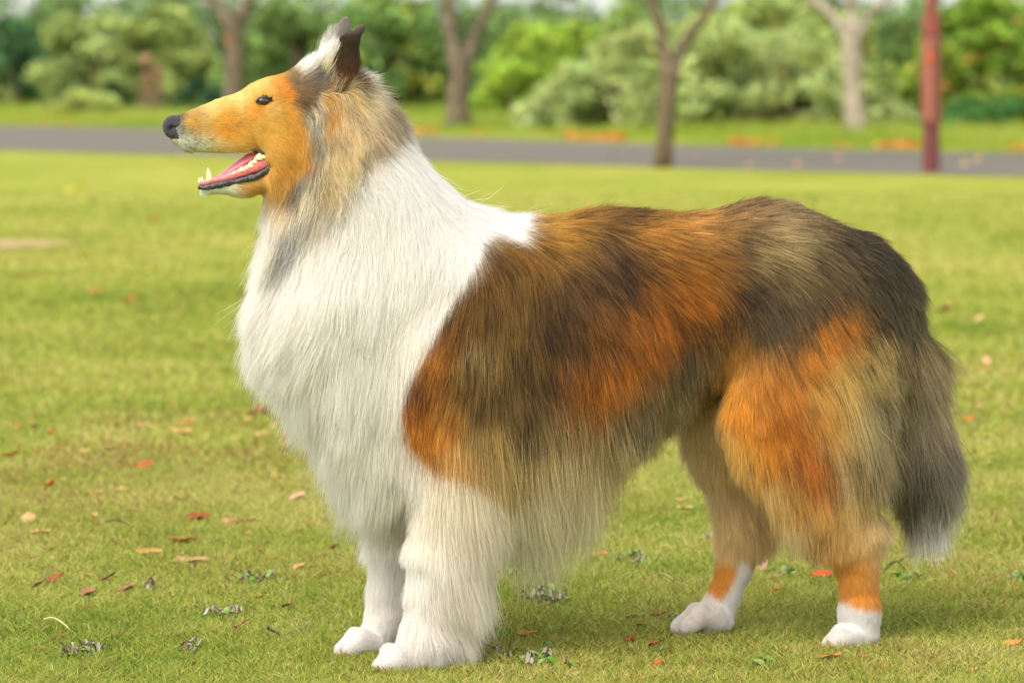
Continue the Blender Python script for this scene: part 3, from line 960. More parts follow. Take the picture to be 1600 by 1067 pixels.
near = lr[:, 1] > 0
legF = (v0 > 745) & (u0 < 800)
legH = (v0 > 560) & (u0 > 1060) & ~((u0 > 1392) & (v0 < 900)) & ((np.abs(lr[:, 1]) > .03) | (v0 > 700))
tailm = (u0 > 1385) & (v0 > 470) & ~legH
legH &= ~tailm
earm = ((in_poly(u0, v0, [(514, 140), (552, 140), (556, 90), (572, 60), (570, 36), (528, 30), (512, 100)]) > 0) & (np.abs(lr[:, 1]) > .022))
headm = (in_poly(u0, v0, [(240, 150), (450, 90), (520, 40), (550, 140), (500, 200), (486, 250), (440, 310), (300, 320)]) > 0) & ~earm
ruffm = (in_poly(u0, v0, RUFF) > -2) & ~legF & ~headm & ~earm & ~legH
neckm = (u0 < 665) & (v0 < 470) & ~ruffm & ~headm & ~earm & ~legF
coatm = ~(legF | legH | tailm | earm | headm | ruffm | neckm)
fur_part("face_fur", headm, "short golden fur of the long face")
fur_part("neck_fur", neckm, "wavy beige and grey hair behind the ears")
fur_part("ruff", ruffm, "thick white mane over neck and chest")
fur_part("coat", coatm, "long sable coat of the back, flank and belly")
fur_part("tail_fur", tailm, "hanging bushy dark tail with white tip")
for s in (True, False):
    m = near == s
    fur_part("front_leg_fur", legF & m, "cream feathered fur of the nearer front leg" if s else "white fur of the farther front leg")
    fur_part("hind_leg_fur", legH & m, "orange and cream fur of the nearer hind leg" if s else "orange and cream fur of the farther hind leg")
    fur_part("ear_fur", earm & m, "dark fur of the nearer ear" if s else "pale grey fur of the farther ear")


def sweep(name, path, radii, mat, parent=DOG, seg=20, sub=5, bumpy=0.0, seed=1):
    """tube through (u,v,w) points with (height, width) radii, round ended"""
    C = np.array([P(*p) for p in path]); R = np.array(radii, float) / 1100.0
    n = len(C); ts = np.linspace(0, n - 1, (n - 1) * sub + 1)
    def cr(A, t):
        i = int(min(math.floor(t), n - 2)); f = t - i
        p0, p1, p2, p3 = A[max(i - 1, 0)], A[i], A[i + 1], A[min(i + 2, n - 1)]
        return .5 * ((2 * p1) + (-p0 + p2) * f + (2 * p0 - 5 * p1 + 4 * p2 - p3) * f * f + (-p0 + 3 * p1 - 3 * p2 + p3) * f ** 3)
    CC = np.array([cr(C, t) for t in ts]); RR = np.array([cr(R, t) for t in ts])
    V, Fc = [], []
    for i in range(len(CC)):
        T = CC[min(i + 1, len(CC) - 1)] - CC[max(i - 1, 0)]; T /= np.linalg.norm(T)
        side = EB - T * (EB @ T); side /= np.linalg.norm(side); up = np.cross(side, T)
        for j in range(seg):
            a = 2 * math.pi * j / seg
            V.append(CC[i] + up * math.sin(a) * RR[i][0] + side * math.cos(a) * RR[i][1])
    for i in range(len(CC) - 1):
        for j in range(seg):
            Fc.append((i * seg + j, i * seg + (j + 1) % seg, (i + 1) * seg + (j + 1) % seg, (i + 1) * seg + j))
    V += [CC[0], CC[-1]]; m = len(CC) * seg
    for j in range(seg):
        Fc.append((m, (j + 1) % seg, j)); Fc.append((m + 1, m - seg + j, m - seg + (j + 1) % seg))
    V = np.array(V)
    if bumpy: V = V + (vnoise(V, 170, seed) * bumpy)[:, None] * np.array([.3, .5, 1])
    return mesh_obj(name, V, Fc, mat, parent, V.mean(0))


m_black = plain("lip_black", (30, 25, 28), 0.35, 0.6, bump=0.4, scale=300, var=.3, coat=.3)
m_tongue = plain("tongue_pink", (214, 112, 120), 0.35, 0.6, bump=0.25, scale=500, var=.12, coat=.5, sss=.15)
m_gum = plain("gum_pink", (206, 104, 104), 0.3, 0.6, bump=0.2, scale=250, var=.2, coat=.5)
m_tooth = plain("tooth_ivory", (236, 214, 150), 0.25, 0.6, var=.1, scale=300, coat=.4)
m_nose = plain("nose_leather", (42, 40, 46), 0.36, 0.5, bump=0.5, scale=900, var=.2)
m_eye = plain("eye_brown", (52, 28, 18), 0.08, 0.4, coat=.6)

sweep("tongue", [(336, 284, 0), (352, 273, 0), (372, 260, 0), (392, 248, 0), (408, 245, 0), (430, 250, 0)], [(3, 8), (6, 12), (8, 14), (9, 15), (9, 15), (8, 13)], m_tongue, bumpy=.0006)
sweep("mouth_lining", [(402, 240, 0), (412, 246, 0), (428, 256, 0), (440, 262, 0)], [(4, 15), (9, 21), (11, 22), (10, 22)], plain("mouth_dark", (110, 46, 50), .5, .4, var=.3, scale=200))
for s in (1, -1):
    sweep("lower_lip", [(311, 293, 9 * s), (322, 293, 13 * s), (345, 288, 17 * s), (366, 284, 20 * s), (392, 278, 24 * s), (410, 271, 27 * s), (422, 262, 28 * s), (426, 254, 28 * s)],
          [(3, 3.5), (4.2, 4), (5.6, 4.5), (4.4, 4.2), (4.8, 4.5), (5, 4.5), (4.5, 4), (3, 3)], m_black, bumpy=.0016, seed=3)
    sweep("upper_lip", [(427, 256, 28 * s), (424, 248, 28 * s), (415, 241, 27 * s), (402, 236, 25 * s), (388, 234, 22 * s), (366, 237, 18 * s)],
          [(3, 2.5), (2.8, 2.5), (2.4, 2.5), (2.0, 2), (1.6, 2), (.8, 1.2)], m_black, seed=4)
    sweep("gum", [(314, 287, 7 * s), (330, 283, 12 * s), (352, 278, 15 * s), (376, 270, 19 * s), (398, 261, 22 * s), (416, 253, 23 * s)],
          [(5, 4), (5.5, 5), (6, 5), (7, 5), (9, 5), (9, 4)], m_gum, bumpy=.0006, seed=5)


def tooth(u, v, w, du, dv, r, h):
    """pointed tooth: base at (u,v,w), leaning towards (du,dv)"""
    B = P(u, v, w); ax = EA * du - EC * dv; ax = ax / np.linalg.norm(ax)
    s1 = EB - ax * (EB @ ax); s1 /= np.linalg.norm(s1); s2 = np.cross(ax, s1)
    V, Fc = [], []
    seg, rings = 12, 6
    for i in range(rings):
        t = i / rings
        rr = r / 1100 * (1 - t ** 1.7) * (1.0 if i else .85)
        c = B + ax * (h / 1100 * t) + EA * (.0016 * t * t)
        for j in range(seg):
            a = 2 * math.pi * j / seg
            V.append(c + s1 * rr * math.cos(a) * .8 + s2 * rr * math.sin(a))
    V.append(B + ax * h / 1100 + EA * .0016)
    for i in range(rings - 1):
        for j in range(seg):
            Fc.append((i * seg + j, i * seg + (j + 1) % seg, (i + 1) * seg + (j + 1) % seg, (i + 1) * seg + j))
    for j in range(seg): Fc.append(((rings - 1) * seg + j, (rings - 1) * seg + (j + 1) % seg, len(V) - 1))
    return mesh_obj("tooth", V, Fc, m_tooth, DOG, B)


for s in (1, -1):
    tooth(328, 282, 14 * s, -.25, -1, 5.2, 21)
    tooth(316, 285, 8 * s, -.25, -1, 3.2, 9)
    tooth(312, 285, 3 * s, -.25, -1, 3.0, 8)
    tooth(377, 268, 22 * s, -.1, -1, 6, 8)
    tooth(391, 262, 24 * s, 0, -1, 5.5, 11)
    tooth(404, 250, 25 * s, .1, -1, 7.5, 12)
    tooth(412, 248, 25 * s, .2, -1, 6, 9)
    tooth(322, 286, 11 * s, -.1, -1, 3.2, 7)
    tooth(365, 272, 20 * s, -.1, -1, 3.6, 5)
    tooth(384, 265, 23 * s, -.1, -1, 4, 7)
    tooth(398, 255, 24 * s, .1, -1, 5, 9)


def blob(name, c, r, mat, parent=DOG, dents=(), seg=40, rings=26, tilt=0.0):
    """rounded lump, radii (along, across, up) with pressed-in dents"""
    C = P(*c); V, Fc = [], []
    r = np.array(r) / 1100.
    for i in range(rings + 1):
        th = math.pi * i / rings
        for j in range(seg):
            ph = 2 * math.pi * j / seg
            n = np.array([math.sin(th) * math.cos(ph), math.sin(th) * math.sin(ph), math.cos(th)])
            p = np.sign(n) * np.abs(n) ** .9 * r
            for (q_, rr, dep) in dents:
                dd = np.linalg.norm(p - np.array(q_) / 1100.)
                p = p - n * (dep / 1100.) * math.exp(-(dd / (rr / 1100.)) ** 2)
            ca, sa = math.cos(tilt), math.sin(tilt)
            p = np.array([p[0] * ca - p[2] * sa, p[1], p[0] * sa + p[2] * ca])
            V.append(C + EA * p[0] + EB * p[1] + EC * p[2])
    for i in range(rings):
        for j in range(seg):
            Fc.append((i * seg + j, (i + 1) * seg + j, (i + 1) * seg + (j + 1) % seg, i * seg + (j + 1) % seg))
    return mesh_obj(name, V, Fc, mat, parent, C)


m_claw = plain("claw_horn", (150, 120, 104), .4, .4)
for (cu, cv, cw) in CLAWS:
    p0 = P(cu + 6, cv - 3, cw); p1 = P(cu + 1, cv - 1, cw); p2 = P(cu - 3, cv + 3, cw)
    sweep("claw", [(cu + 6, cv - 3, cw), (cu + 1, cv - 1, cw), (cu - 3, cv + 3, cw)], [(2.6, 2.2), (2.2, 1.8), (.5, .5)], m_claw, seg=8, sub=3)
blob("nose", (272, 198.5, 0), (17.5, 15.5, 18), m_nose, dents=[((-7, 13, -3), 5.5, 11), ((-7, -13, -3), 5.5, 11), ((3, 14, -6), 4.0, 6), ((3, -14, -6), 4.0, 6), ((-15, 0, -6), 3, 2)], tilt=.15)
for s in (1, -1):
    e = blob("eye", (412.5, 158.5, 35.5 * s), (10, 7, 6.4), m_eye, tilt=-.1)
    # lids: a dark almond rim round the eye
    V, Fc = [], []
    SEG, TS = 28, 8
    for i in range(SEG):
        a = 2 * math.pi * i / SEG
        cx = math.cos(a) * 12.2; cz = math.sin(a) * (5.6 if math.sin(a) > 0 else 4.8) * (1 - .3 * abs(math.cos(a)) ** 3)
        if math.cos(a) < -.7: cz -= 1.5
        bw = 38.5 - 3.5 * (math.cos(a)) ** 2
        c = P(412.5 + cx, 158 - cz, bw * s)
        for j in range(TS):
            b = 2 * math.pi * j / TS
            rad_dir = EA * math.cos(a) + EC * math.sin(a)
            V.append(c + rad_dir * (.0012 + .0009 * max(0, math.sin(a))) * math.cos(b) + EB * (.0016 + .0014 * max(0, math.sin(a))) * math.sin(b))
    for i in range(SEG):
        for j in range(TS):
            Fc.append((i * TS + j, i * TS + (j + 1) % TS, ((i + 1) % SEG) * TS + (j + 1) % TS, ((i + 1) % SEG) * TS + j))
    mesh_obj("eyelid", V, Fc, m_black, e, P(412.5, 158, 36 * s))

# ================================================================== TREES, SHRUBS, POLE
LEAF = attr_mat("leaf", 0.6, 0.35, 0.2)
BARK = plain("bark", (104, 92, 74), 0.95, 0.1, bump=1.0, scale=14, var=.6)
BARK_PALE = plain("pale_bark", (150, 138, 118), 0.95, 0.1, bump=1.0, scale=12, var=.4)
BARK_DARK = plain("dark_bark", (100, 86, 66), 0.95, 0.1, bump=1.0, scale=14, var=.4)


def at(u, v, d):
    return np.array([(u - 800) * d / F, d - 5.0, H - (v - 110) * d / F])


def limb(pts, rads, seg=14, sub=5, knob=.08):
    C = np.array(pts, float); Rr = np.array(rads, float); n = len(C)
    V, Fc = [], []
    ts = np.linspace(0, n - 1, (n - 1) * sub + 1)
    def cr(A, t):
        i = int(min(math.floor(t), n - 2)); f = t - i
        p0, p1, p2, p3 = A[max(i - 1, 0)], A[i], A[i + 1], A[min(i + 2, n - 1)]
        return .5 * ((2 * p1) + (-p0 + p2) * f + (2 * p0 - 5 * p1 + 4 * p2 - p3) * f * f + (-p0 + 3 * p1 - 3 * p2 + p3) * f ** 3)
    CC = [cr(C, t) for t in ts]; RR = [cr(Rr, t) for t in ts]
    for i in range(len(CC)):
        T = CC[min(i + 1, len(CC) - 1)] - CC[max(i - 1, 0)]; T /= np.linalg.norm(T)
        s1 = np.cross(T, [0, 1, .01]); s1 /= np.linalg.norm(s1); s2 = np.cross(s1, T)
        for j in range(seg):
            a = 2 * math.pi * j / seg
            V.append(CC[i] + (s1 * math.cos(a) + s2 * math.sin(a)) * RR[i])
    for i in range(len(CC) - 1):
        for j in range(seg):
            Fc.append((i * seg + j, i * seg + (j + 1) % seg, (i + 1) * seg + (j + 1) % seg, (i + 1) * seg + j))
    V.append(CC[-1]); m = len(V) - 1; b0 = (len(CC) - 1) * seg
    for j in range(seg): Fc.append((b0 + j, b0 + (j + 1) % seg, m))
    V = np.array(V)
    r = np.repeat(RR, seg); r = np.append(r, RR[-1])
    V[:, :2] += np.stack([vnoise(V, 9, 1), vnoise(V, 9, 2)], 1) * (r * knob * 2)[:, None]
    return V, Fc


def merge(parts):
    V, Fc, o = [], [], 0
    for v, f in parts:
        V.append(v); Fc += [tuple(i + o for i in q_) for q_ in f]; o += len(v)
    return np.concatenate(V), Fc


def leaves(n, centres, radii, size, base, seed, spread=.25, accent=None, flat=0.0, cut=None):
    """leaf-sized faces through the volume of rounded clumps -> verts, quads, colours"""
    r = np.random.default_rng(seed)
    centres = np.asarray(centres, float); radii = np.asarray(radii, float)
    vol = radii.prod(1) ** (2 / 3.)
    k = r.choice(len(centres), n, p=vol / vol.sum())
    d = r.normal(0, 1, (n, 3)); d /= np.linalg.norm(d, axis=1)[:, None]
    rr = (.45 + .55 * r.random(n) ** .5) * (1 + .25 * vnoise(d * 2 + centres[k], 1.7, seed))
    p = centres[k] + d * rr[:, None] * radii[k]
    p = p[p[:, 2] > .02]
    if cut is not None: p = p[cut(p)]
    n = len(p); k = k[:n]
    a = r.normal(0, 1, (n, 3)); a[:, 2] -= flat; a /= np.linalg.norm(a, axis=1)[:, None]
    b = np.cross(a, r.normal(0, 1, (n, 3))); b /= np.linalg.norm(b, axis=1)[:, None]
    s = size * (.6 + .8 * r.random(n))[:, None]
    V = np.stack([p - a * s, p + b * s * .45, p + a * s, p - b * s * .45], 1).reshape(-1, 3)
    Fc = np.arange(4 * n).reshape(n, 4)
    c = np.tile(lin(base)[None], (n, 1))
    m = vnoise(p, 2.2, seed + 1) * .45 + vnoise(p, 6, seed + 2) * .5 + r.normal(0, .6, n)
    c = c * np.exp(spread * m * 1.6)[:, None]
    hue = r.normal(0, .10, n); c[:, 0] *= 1 + hue; c[:, 2] *= 1 - hue
    if accent is not None:
        sel = (r.random(n) < accent[1] * 2) & (vnoise(p, 3.1, seed + 7) > .15)
        c[sel] = lin(accent[0]) * (.7 + .6 * r.random(sel.sum()))[:, None]
    c = np.clip((c * .86 + c.mean(1, keepdims=True) * .14) * 1.3, .002, .8)
    return V, Fc, np.repeat(c, 4, 0)


def park_tree(label, ub, vb, bark, limbs, crown_col, seed, flare=1.5, knot=None, group="trees along the path"):
    d = F * H / (vb - 110.0)
    base = at(ub, vb, d); base[2] = 0
    s = d / F
    t = empty("tree", base); tag(t, label, "tree", group)
    parts = []
    tips = []
    for i, L_ in enumerate(limbs):
        pts_ = [at(u, v, d + (i - .6) * .25 * (q_ > 0)) for q_, (u, v, r_) in enumerate(L_)]
        rs = [r_ * s for (_, _, r_) in L_]
        if i == 0: pts_[0][2] = -.03
        top, r_end = pts_[-1], rs[-1]
        dirn = pts_[-1] - pts_[-2]; dirn /= np.linalg.norm(dirn)
        far = top + dirn * 1.2 + np.array([0, (i - 1) * .3, .5]); tip = far + dirn * .8 + np.array([.1 * i, .2, .6])
        if len(limbs) == 1 or i > 0 or True:
            if not (i == 0 and len(limbs) > 1):
                pts_ += [far, tip]; rs += [r_end * .7, r_end * .25]; tips.append(tip)
        parts.append(limb(pts_, rs))
        if not (i == 0 and len(limbs) > 1):
            for q_ in range(5):
                st = top + (tip - top) * (.25 + .15 * q_); a = seed + q_ * 2.4 + i
                en = st + np.array([math.cos(a) * .9, math.sin(a) * .9, .45])
                parts.append(limb([st, (st + en) / 2 + (0, 0, .1), en], [r_end * .35, r_end * .22, r_end * .08], 8, 3))
    V, Fc = merge(parts)
    mesh_obj("trunk", V, Fc, bark, t, base)
    cs, rs = [], []
    r = np.random.default_rng(seed)
    ctr = np.mean(tips, 0)
    for _ in range(16):
        cs.append(ctr + r.normal(0, 1, 3) * (1.1, 1.1, .55) + (0, 0, .75)); rs.append([.8, .8, .55])
    cs = np.array(cs); lo = H + 125 * d / F + .55 + .1
    cs[:, 2] = np.maximum(cs[:, 2], lo + .45)
    V, Fc, c = leaves(3500, cs, rs, .075, crown_col, seed, .35)
    mesh_obj("crown", V, Fc, LEAF, t, base, smooth=False, cols=c)
    if knot:
        kp = at(knot[0], knot[1], d); kp[1] -= knot[2] * s * 1.5
        Vk, Fk = limb([kp + (0, .06, 0), kp + (0, -.02, 0), kp + (0, -.07, .01)], [.05, .09, .05], 12, 3, .3)
        mesh_obj("knot", Vk, Fk, plain("rusty_scar", (170, 88, 44), .9, .1, var=.3), t, kp)
    return t


park_tree("slim dark grey tree at the near road edge with a V fork", 1037, 262, BARK_DARK,
          [[(1036, 263, 17), (1037, 235, 13.5), (1042, 170, 14), (1047, 105, 15)],
           [(1044, 118, 12), (1036, 70, 8.5), (1028, 30, 8), (1018, -12, 7)],
           [(1050, 112, 10), (1066, 75, 9), (1088, 40, 8), (1118, -5, 6.5)]], (120, 140, 50), 3)
park_tree("pale grey trunk with three spreading limbs beside the willow bush", 1340, 214, BARK_PALE,
          [[(1340, 216, 24), (1337, 200, 18), (1334, 150, 15), (1331, 95, 15.5), (1330, 55, 17)],
           [(1326, 62, 10), (1306, 32, 8.5), (1285, 12, 8), (1262, -12, 7)],
           [(1332, 58, 10), (1331, 30, 9), (1329, 5, 8.5), (1328, -14, 8)],
           [(1338, 60, 9), (1352, 32, 8), (1368, 14, 7), (1388, -10, 6)]], (126, 146, 56), 4)
park_tree("thick forked grey trunk just behind the neck of the dog", 716, 203, BARK,
          [[(717, 205, 30), (716, 190, 20), (716, 150, 16.5), (720, 105, 17), (722, 88, 17)],
           [(712, 98, 12), (706, 60, 11), (703, 30, 10.5), (699, -12, 10)],
           [(728, 95, 11), (740, 62, 9), (756, 28, 8), (772, -10, 7.5)]], (116, 136, 46), 5)
park_tree("brown trunk with rusty scar above the muzzle of the dog", 364, 196, BARK,
          [[(364, 198, 22), (364, 170, 17), (365, 110, 14.5), (367, 60, 15), (366, 30, 18)],
           [(358, 36, 12), (345, 14, 10), (322, -12, 8)],
           [(372, 34, 13), (382, 10, 11), (396, -14, 9)]], (110, 136, 46), 6, knot=(365, 62, 14))


def shrub(name, cat, label, uc, vb, half, vtop, col, n, seed, size=.07, accent=None, shape="dome", group="shrubs and trees beyond the road", spread=.38, nclump=26, woody=True):
    d = F * H / (vb - 110.0)
    s = d / F
    base = at(uc, vb, d); base[2] = 0
    w = half * s; h = max(.5, H - (vtop - 110) * s)
    r = np.random.default_rng(seed)
    o = empty(name, base); tag(o, label, cat, group)
    cs, rs = [], []
    nclump = int(nclump * 1.7)
    for i in range(nclump):
        x = (r.random() * 2 - 1)
        y = (r.random() * 2 - 1) * .6
        prof = math.sqrt(max(.05, 1 - abs(x) ** 2.2)) if shape == "dome" else .8 + .2 * r.random()
        q_ = r.random() ** .75
        rr = (.09 + .17 * r.random() ** 1.5) * min(w, h * .9)
        z = rr * .6 + (h * prof - rr * 1.3) * q_
        cs.append(base + np.array([x * w * .88, y * w * .7, max(z, rr * .5)])); rs.append([rr * 1.25, rr, rr * .8])
    V, Fc, c = leaves(n, cs, rs, size, col, seed, spread, accent)
    mesh_obj("crown", V, Fc, LEAF, o, base, smooth=False, cols=c)
    if woody:
        parts = []
        for i in range(7):
            a = r.random() * 6.28; e = cs[r.integers(len(cs))]
            b0 = base + np.array([math.cos(a), math.sin(a), 0]) * w * .12; b0[2] = -.02
            m_ = (b0 + e) / 2 + r.normal(0, .05, 3) * h
            parts.append(limb([b0, m_, e], [.05 * h ** .5, .035 * h ** .5, .012], 8, 4))
        V, Fc = merge(parts); mesh_obj("trunk", V, Fc, BARK_DARK, o, base)
    return o


# far belt of woodland that closes the view
def belt():
    r = np.random.default_rng(77)
    cs, rs = [], []
    d0 = 88.0
    for i in range(330):
        u = -160 + 1920 * r.random(); d = d0 + r.random() * 10
        top = 14 if (20 < u < 60 or 140 < u < 200 or 775 < u < 870 or 905 < u < 945) else (6 if 1370 < u < 1420 or 500 < u < 550 else -14)
        v = 168 - (168 - top - 14) * r.random() ** .8
        cs.append(at(u, v, d)); rr = .45 + .25 * r.random(); rs.append([rr * 1.3, rr, rr])
    V, Fc, c = leaves(46000, cs, rs, .13, (98, 122, 60), 78, .45)
    b_ = mesh_obj("treeline", V, Fc, LEAF, None, (0, 90, 0), smooth=False, cols=c)
    tag(b_, "far green wood closing the view beyond the park", "wood", kind="stuff")
belt()

shrub("willow_bush", "bush", "broad pale sage green willow bush between the two thin park trees", 1105, 206, 300, 26, (156, 168, 92), 30000, 20, .075, spread=.34, nclump=95)
shrub("willow_bush", "bush", "low pale sage green willow spray at the left foot of the broad willow", 900, 203, 105, 118, (150, 166, 88), 6500, 21, .07, spread=.34, nclump=30)
shrub("maple_tree", "tree", "vivid lime green broadleaf tree behind the thick forked trunk", 865, 184, 125, 24, (134, 160, 34), 15000, 22, .09, spread=.4, nclump=44)
shrub("maple_tree", "tree", "dark green tree behind the head of the dog with some yellow leaves", 610, 178, 125, -12, (102, 130, 60), 14000, 23, .09, ((206, 190, 30), .08), spread=.5, nclump=42)
shrub("maple_tree", "tree", "mid green tree directly behind the muzzle of the dog", 450, 176, 110, -6, (108, 132, 60), 12000, 24, .09, spread=.5, nclump=36)
shrub("maple_tree", "tree", "olive green tree left of the rusty scarred trunk", 255, 175, 95, 4, (136, 150, 70), 11000, 25, .09, ((176, 150, 70), .04), spread=.42, nclump=34)
shrub("maple_tree", "tree", "light olive tree second from the left edge", 130, 175, 85, 4, (144, 158, 82), 9500, 26, .09, spread=.4, nclump=30)
shrub("laurel_bush", "bush", "deep bluish green bush at the far left edge", 20, 172, 72, 26, (74, 112, 66), 8500, 27, .09, spread=.45, nclump=28)
shrub("laurel_bush", "bush", "small dark bush low under the light olive tree", 172, 178, 34, 128, (56, 84, 42), 2200, 28, .08, nclump=10)
shrub("laurel_bush", "bush", "small dark bush low beside the rusty scarred trunk", 312, 179, 46, 122, (52, 86, 50), 2800, 29, .08, nclump=12)
shrub("copper_shrub", "bush", "small copper pink shrub in the gap of the olive tree", 236, 181, 17, 70, (176, 132, 100), 300, 30, .07, nclump=6, shape="col")
shrub("maple_tree", "tree", "bright yellow green tree behind the red pole with orange leaves", 1530, 205, 130, -14, (122, 150, 34), 17000, 31, .085, ((216, 120, 30), .035), spread=.55, nclump=48)
shrub("maple_tree", "tree", "tall olive tree rising behind the broad willow bush", 1220, 186, 190, -12, (140, 156, 70), 14000, 34, .09, ((205, 120, 60), .02), spread=.4, nclump=46)
shrub("ground_ivy_bank", "bush", "low deep green leafy bank under the bright tree at right", 1545, 212, 130, 152, (80, 126, 58), 6500, 32, .06, spread=.35, nclump=30, woody=False)
shrub("maple_tree", "tree", "thin olive tree filling the gap above the lime green tree", 990, 182, 75, 0, (136, 156, 60), 6000, 33, .09, spread=.42, nclump=22)
shrub("reed_shrub", "bush", "small yellowish shrub low between the two small dark bushes", 135, 184, 62, 140, (168, 180, 82), 3200, 35, .06, nclump=16, woody=False)


# rough grass along the far side of the road
def verge():
    r = np.random.default_rng(51)
    n = 42000
    u = -60 + 1720 * r.random(n)
    v_edge = np.interp(u, [p[0] for p in far_e], [p[1] for p in far_e]) - 1
    v = v_edge - (v_edge - 168) * r.random(n) ** 1.1 - .3
    d = F * H / (v - 110)
    root = np.stack([(u - 800) * d / F, d - 5, np.zeros(n)], 1)
    h = (.05 + .10 * r.random(n)) * np.clip((v_edge - v) / 12, .35, 1.6)
    K_ = 3; pts_ = np.zeros((n, K_, 3)); rad_ = np.zeros((n, K_))
    a = r.random(n) * 6.28; ln = r.random(n) * .8
    for k in range(K_):
        t_ = k / 2
        pts_[:, k] = root + np.stack([np.cos(a) * ln * h * t_ ** 2, np.sin(a) * ln * h * t_ ** 2, h * t_], 1)
        rad_[:, k] = .008 * (1 - .8 * t_)
    pal = np.array([lin(x) for x in ((110, 136, 34), (138, 154, 48), (164, 168, 76))])
    q_ = np.clip(1 + vnoise(root, .5, 3) + r.normal(0, .4, n), 0, 1.99); i0 = q_.astype(int); f = (q_ - i0)[:, None]
    c = pal[i0] * (1 - f) + pal[i0 + 1] * f
    tag(curves_obj("verge_grass", pts_, rad_, np.repeat(c[:, None], K_, 1), None, GRASS_MAT), "rough bright green grass along the far side of the road", "grass", kind="stuff")
verge()


def litter():
    r = np.random.default_rng(61)
    V, Fc, cc = [], [], []
    pal = [(226, 120, 40), (206, 92, 38), (220, 160, 60), (176, 92, 50), (232, 142, 84)]
    for i in range(1500):
        u = -40 + 1700 * r.random()
        if (u < 600 and r.random() < .8) or vnoise(np.array([[u, 0, 0.]]), .02, 5)[0] < .05 + .5 * r.random(): continue
        ve = np.interp(u, [p[0] for p in far_e], [p[1] for p in far_e])
        v = ve - 1.5 + abs(r.normal(0, 2.8)) * (-1)
        p = gp(u, v); p[2] = .015 + .05 * r.random()
        a = r.random() * 6.28; s_ = .035 + .03 * r.random(); zt = r.random() * .03
        x = np.array([math.cos(a), math.sin(a), .2]) * s_; y = np.array([-math.sin(a), math.cos(a), .3]) * s_ * .6
        k = len(V); V += [p - x, p - y + (0, 0, .006), p + x + (0, 0, zt), p + y + (0, 0, .006)]; Fc.append((k, k + 1, k + 2, k + 3))
        cc += [lin(pal[r.integers(5)])] * 4
    o = mesh_obj("leaf_litter", V, Fc, LEAF, None, (0, 0, 0), smooth=False, cols=np.array(cc))
    tag(o, "orange fallen leaves heaped along the far edge of the road", "fallen leaves", kind="stuff")
litter()

# red painted pole at the near road edge
pb = gp(1455, 270); ps = (pb[1] + 5) / F
pole = empty("pole", pb); tag(pole, "weathered red painted metal pole standing at the near edge of the road", "pole")
m_mar = plain("maroon_paint", (100, 46, 44), .55, .4, bump=.3, scale=20, var=.25)
m_red = plain("faded_red_paint", (126, 70, 52), .6, .4, bump=.3, scale=12, var=.16)
m_red2 = plain("red_paint", (126, 60, 48), .5, .4, bump=.3, scale=20, var=.15)


def prism(name, z0, z1, r0, mat, parent, sides=8, bev=.012, x=0, y=0, ry=None):
    V, Fc = [], []
    prof = [(z0, r0 - bev), (z0 + bev, r0), (z1 - bev, r0), (z1, r0 - bev)]
    for z, rr in prof:
        for j in range(sides):
            a = 2 * math.pi * (j + .5) / sides
            V.append((pb[0] + x + rr * math.cos(a), pb[1] + y + (ry or rr) * (rr / r0 if ry else 1) * math.sin(a), z))
    for i in range(3):
        for j in range(sides): Fc.append((i * sides + j, i * sides + (j + 1) % sides, (i + 1) * sides + (j + 1) % sides, (i + 1) * sides + j))
    Fc += [tuple(reversed(range(sides))), tuple(range(3 * sides, 4 * sides))]
    return mesh_obj(name, V, Fc, mat, parent, (pb[0] + x, pb[1] + y, z0), smooth=False)


zz = lambda v: H - (v - 110) * ps
prism("base_sleeve", -.02, zz(196), 13.5 * ps, m_mar, pole)
prism("middle_sleeve", zz(196) + .002, zz(58), 16.5 * ps, m_red, pole)
prism("collar", zz(58) + .002, zz(22), 14.5 * ps, m_red2, pole)
prism("shaft", zz(22) + .002, 3.4, 9.5 * ps, m_red2, pole)
prism("cover_plate", zz(188), zz(64), 6 * ps, plain("pink_plate", (148, 90, 70), .6, .4, var=.12, scale=9), pole, 4, .006, x=-.025, y=-16.5 * ps - .002, ry=.02)
prism("latch", zz(100), zz(80), 3 * ps, plain("orange_rust", (204, 92, 40), .8, .2, var=.2), pole, 6, .004, x=-.02, y=-16.5 * ps - .026, ry=.012)

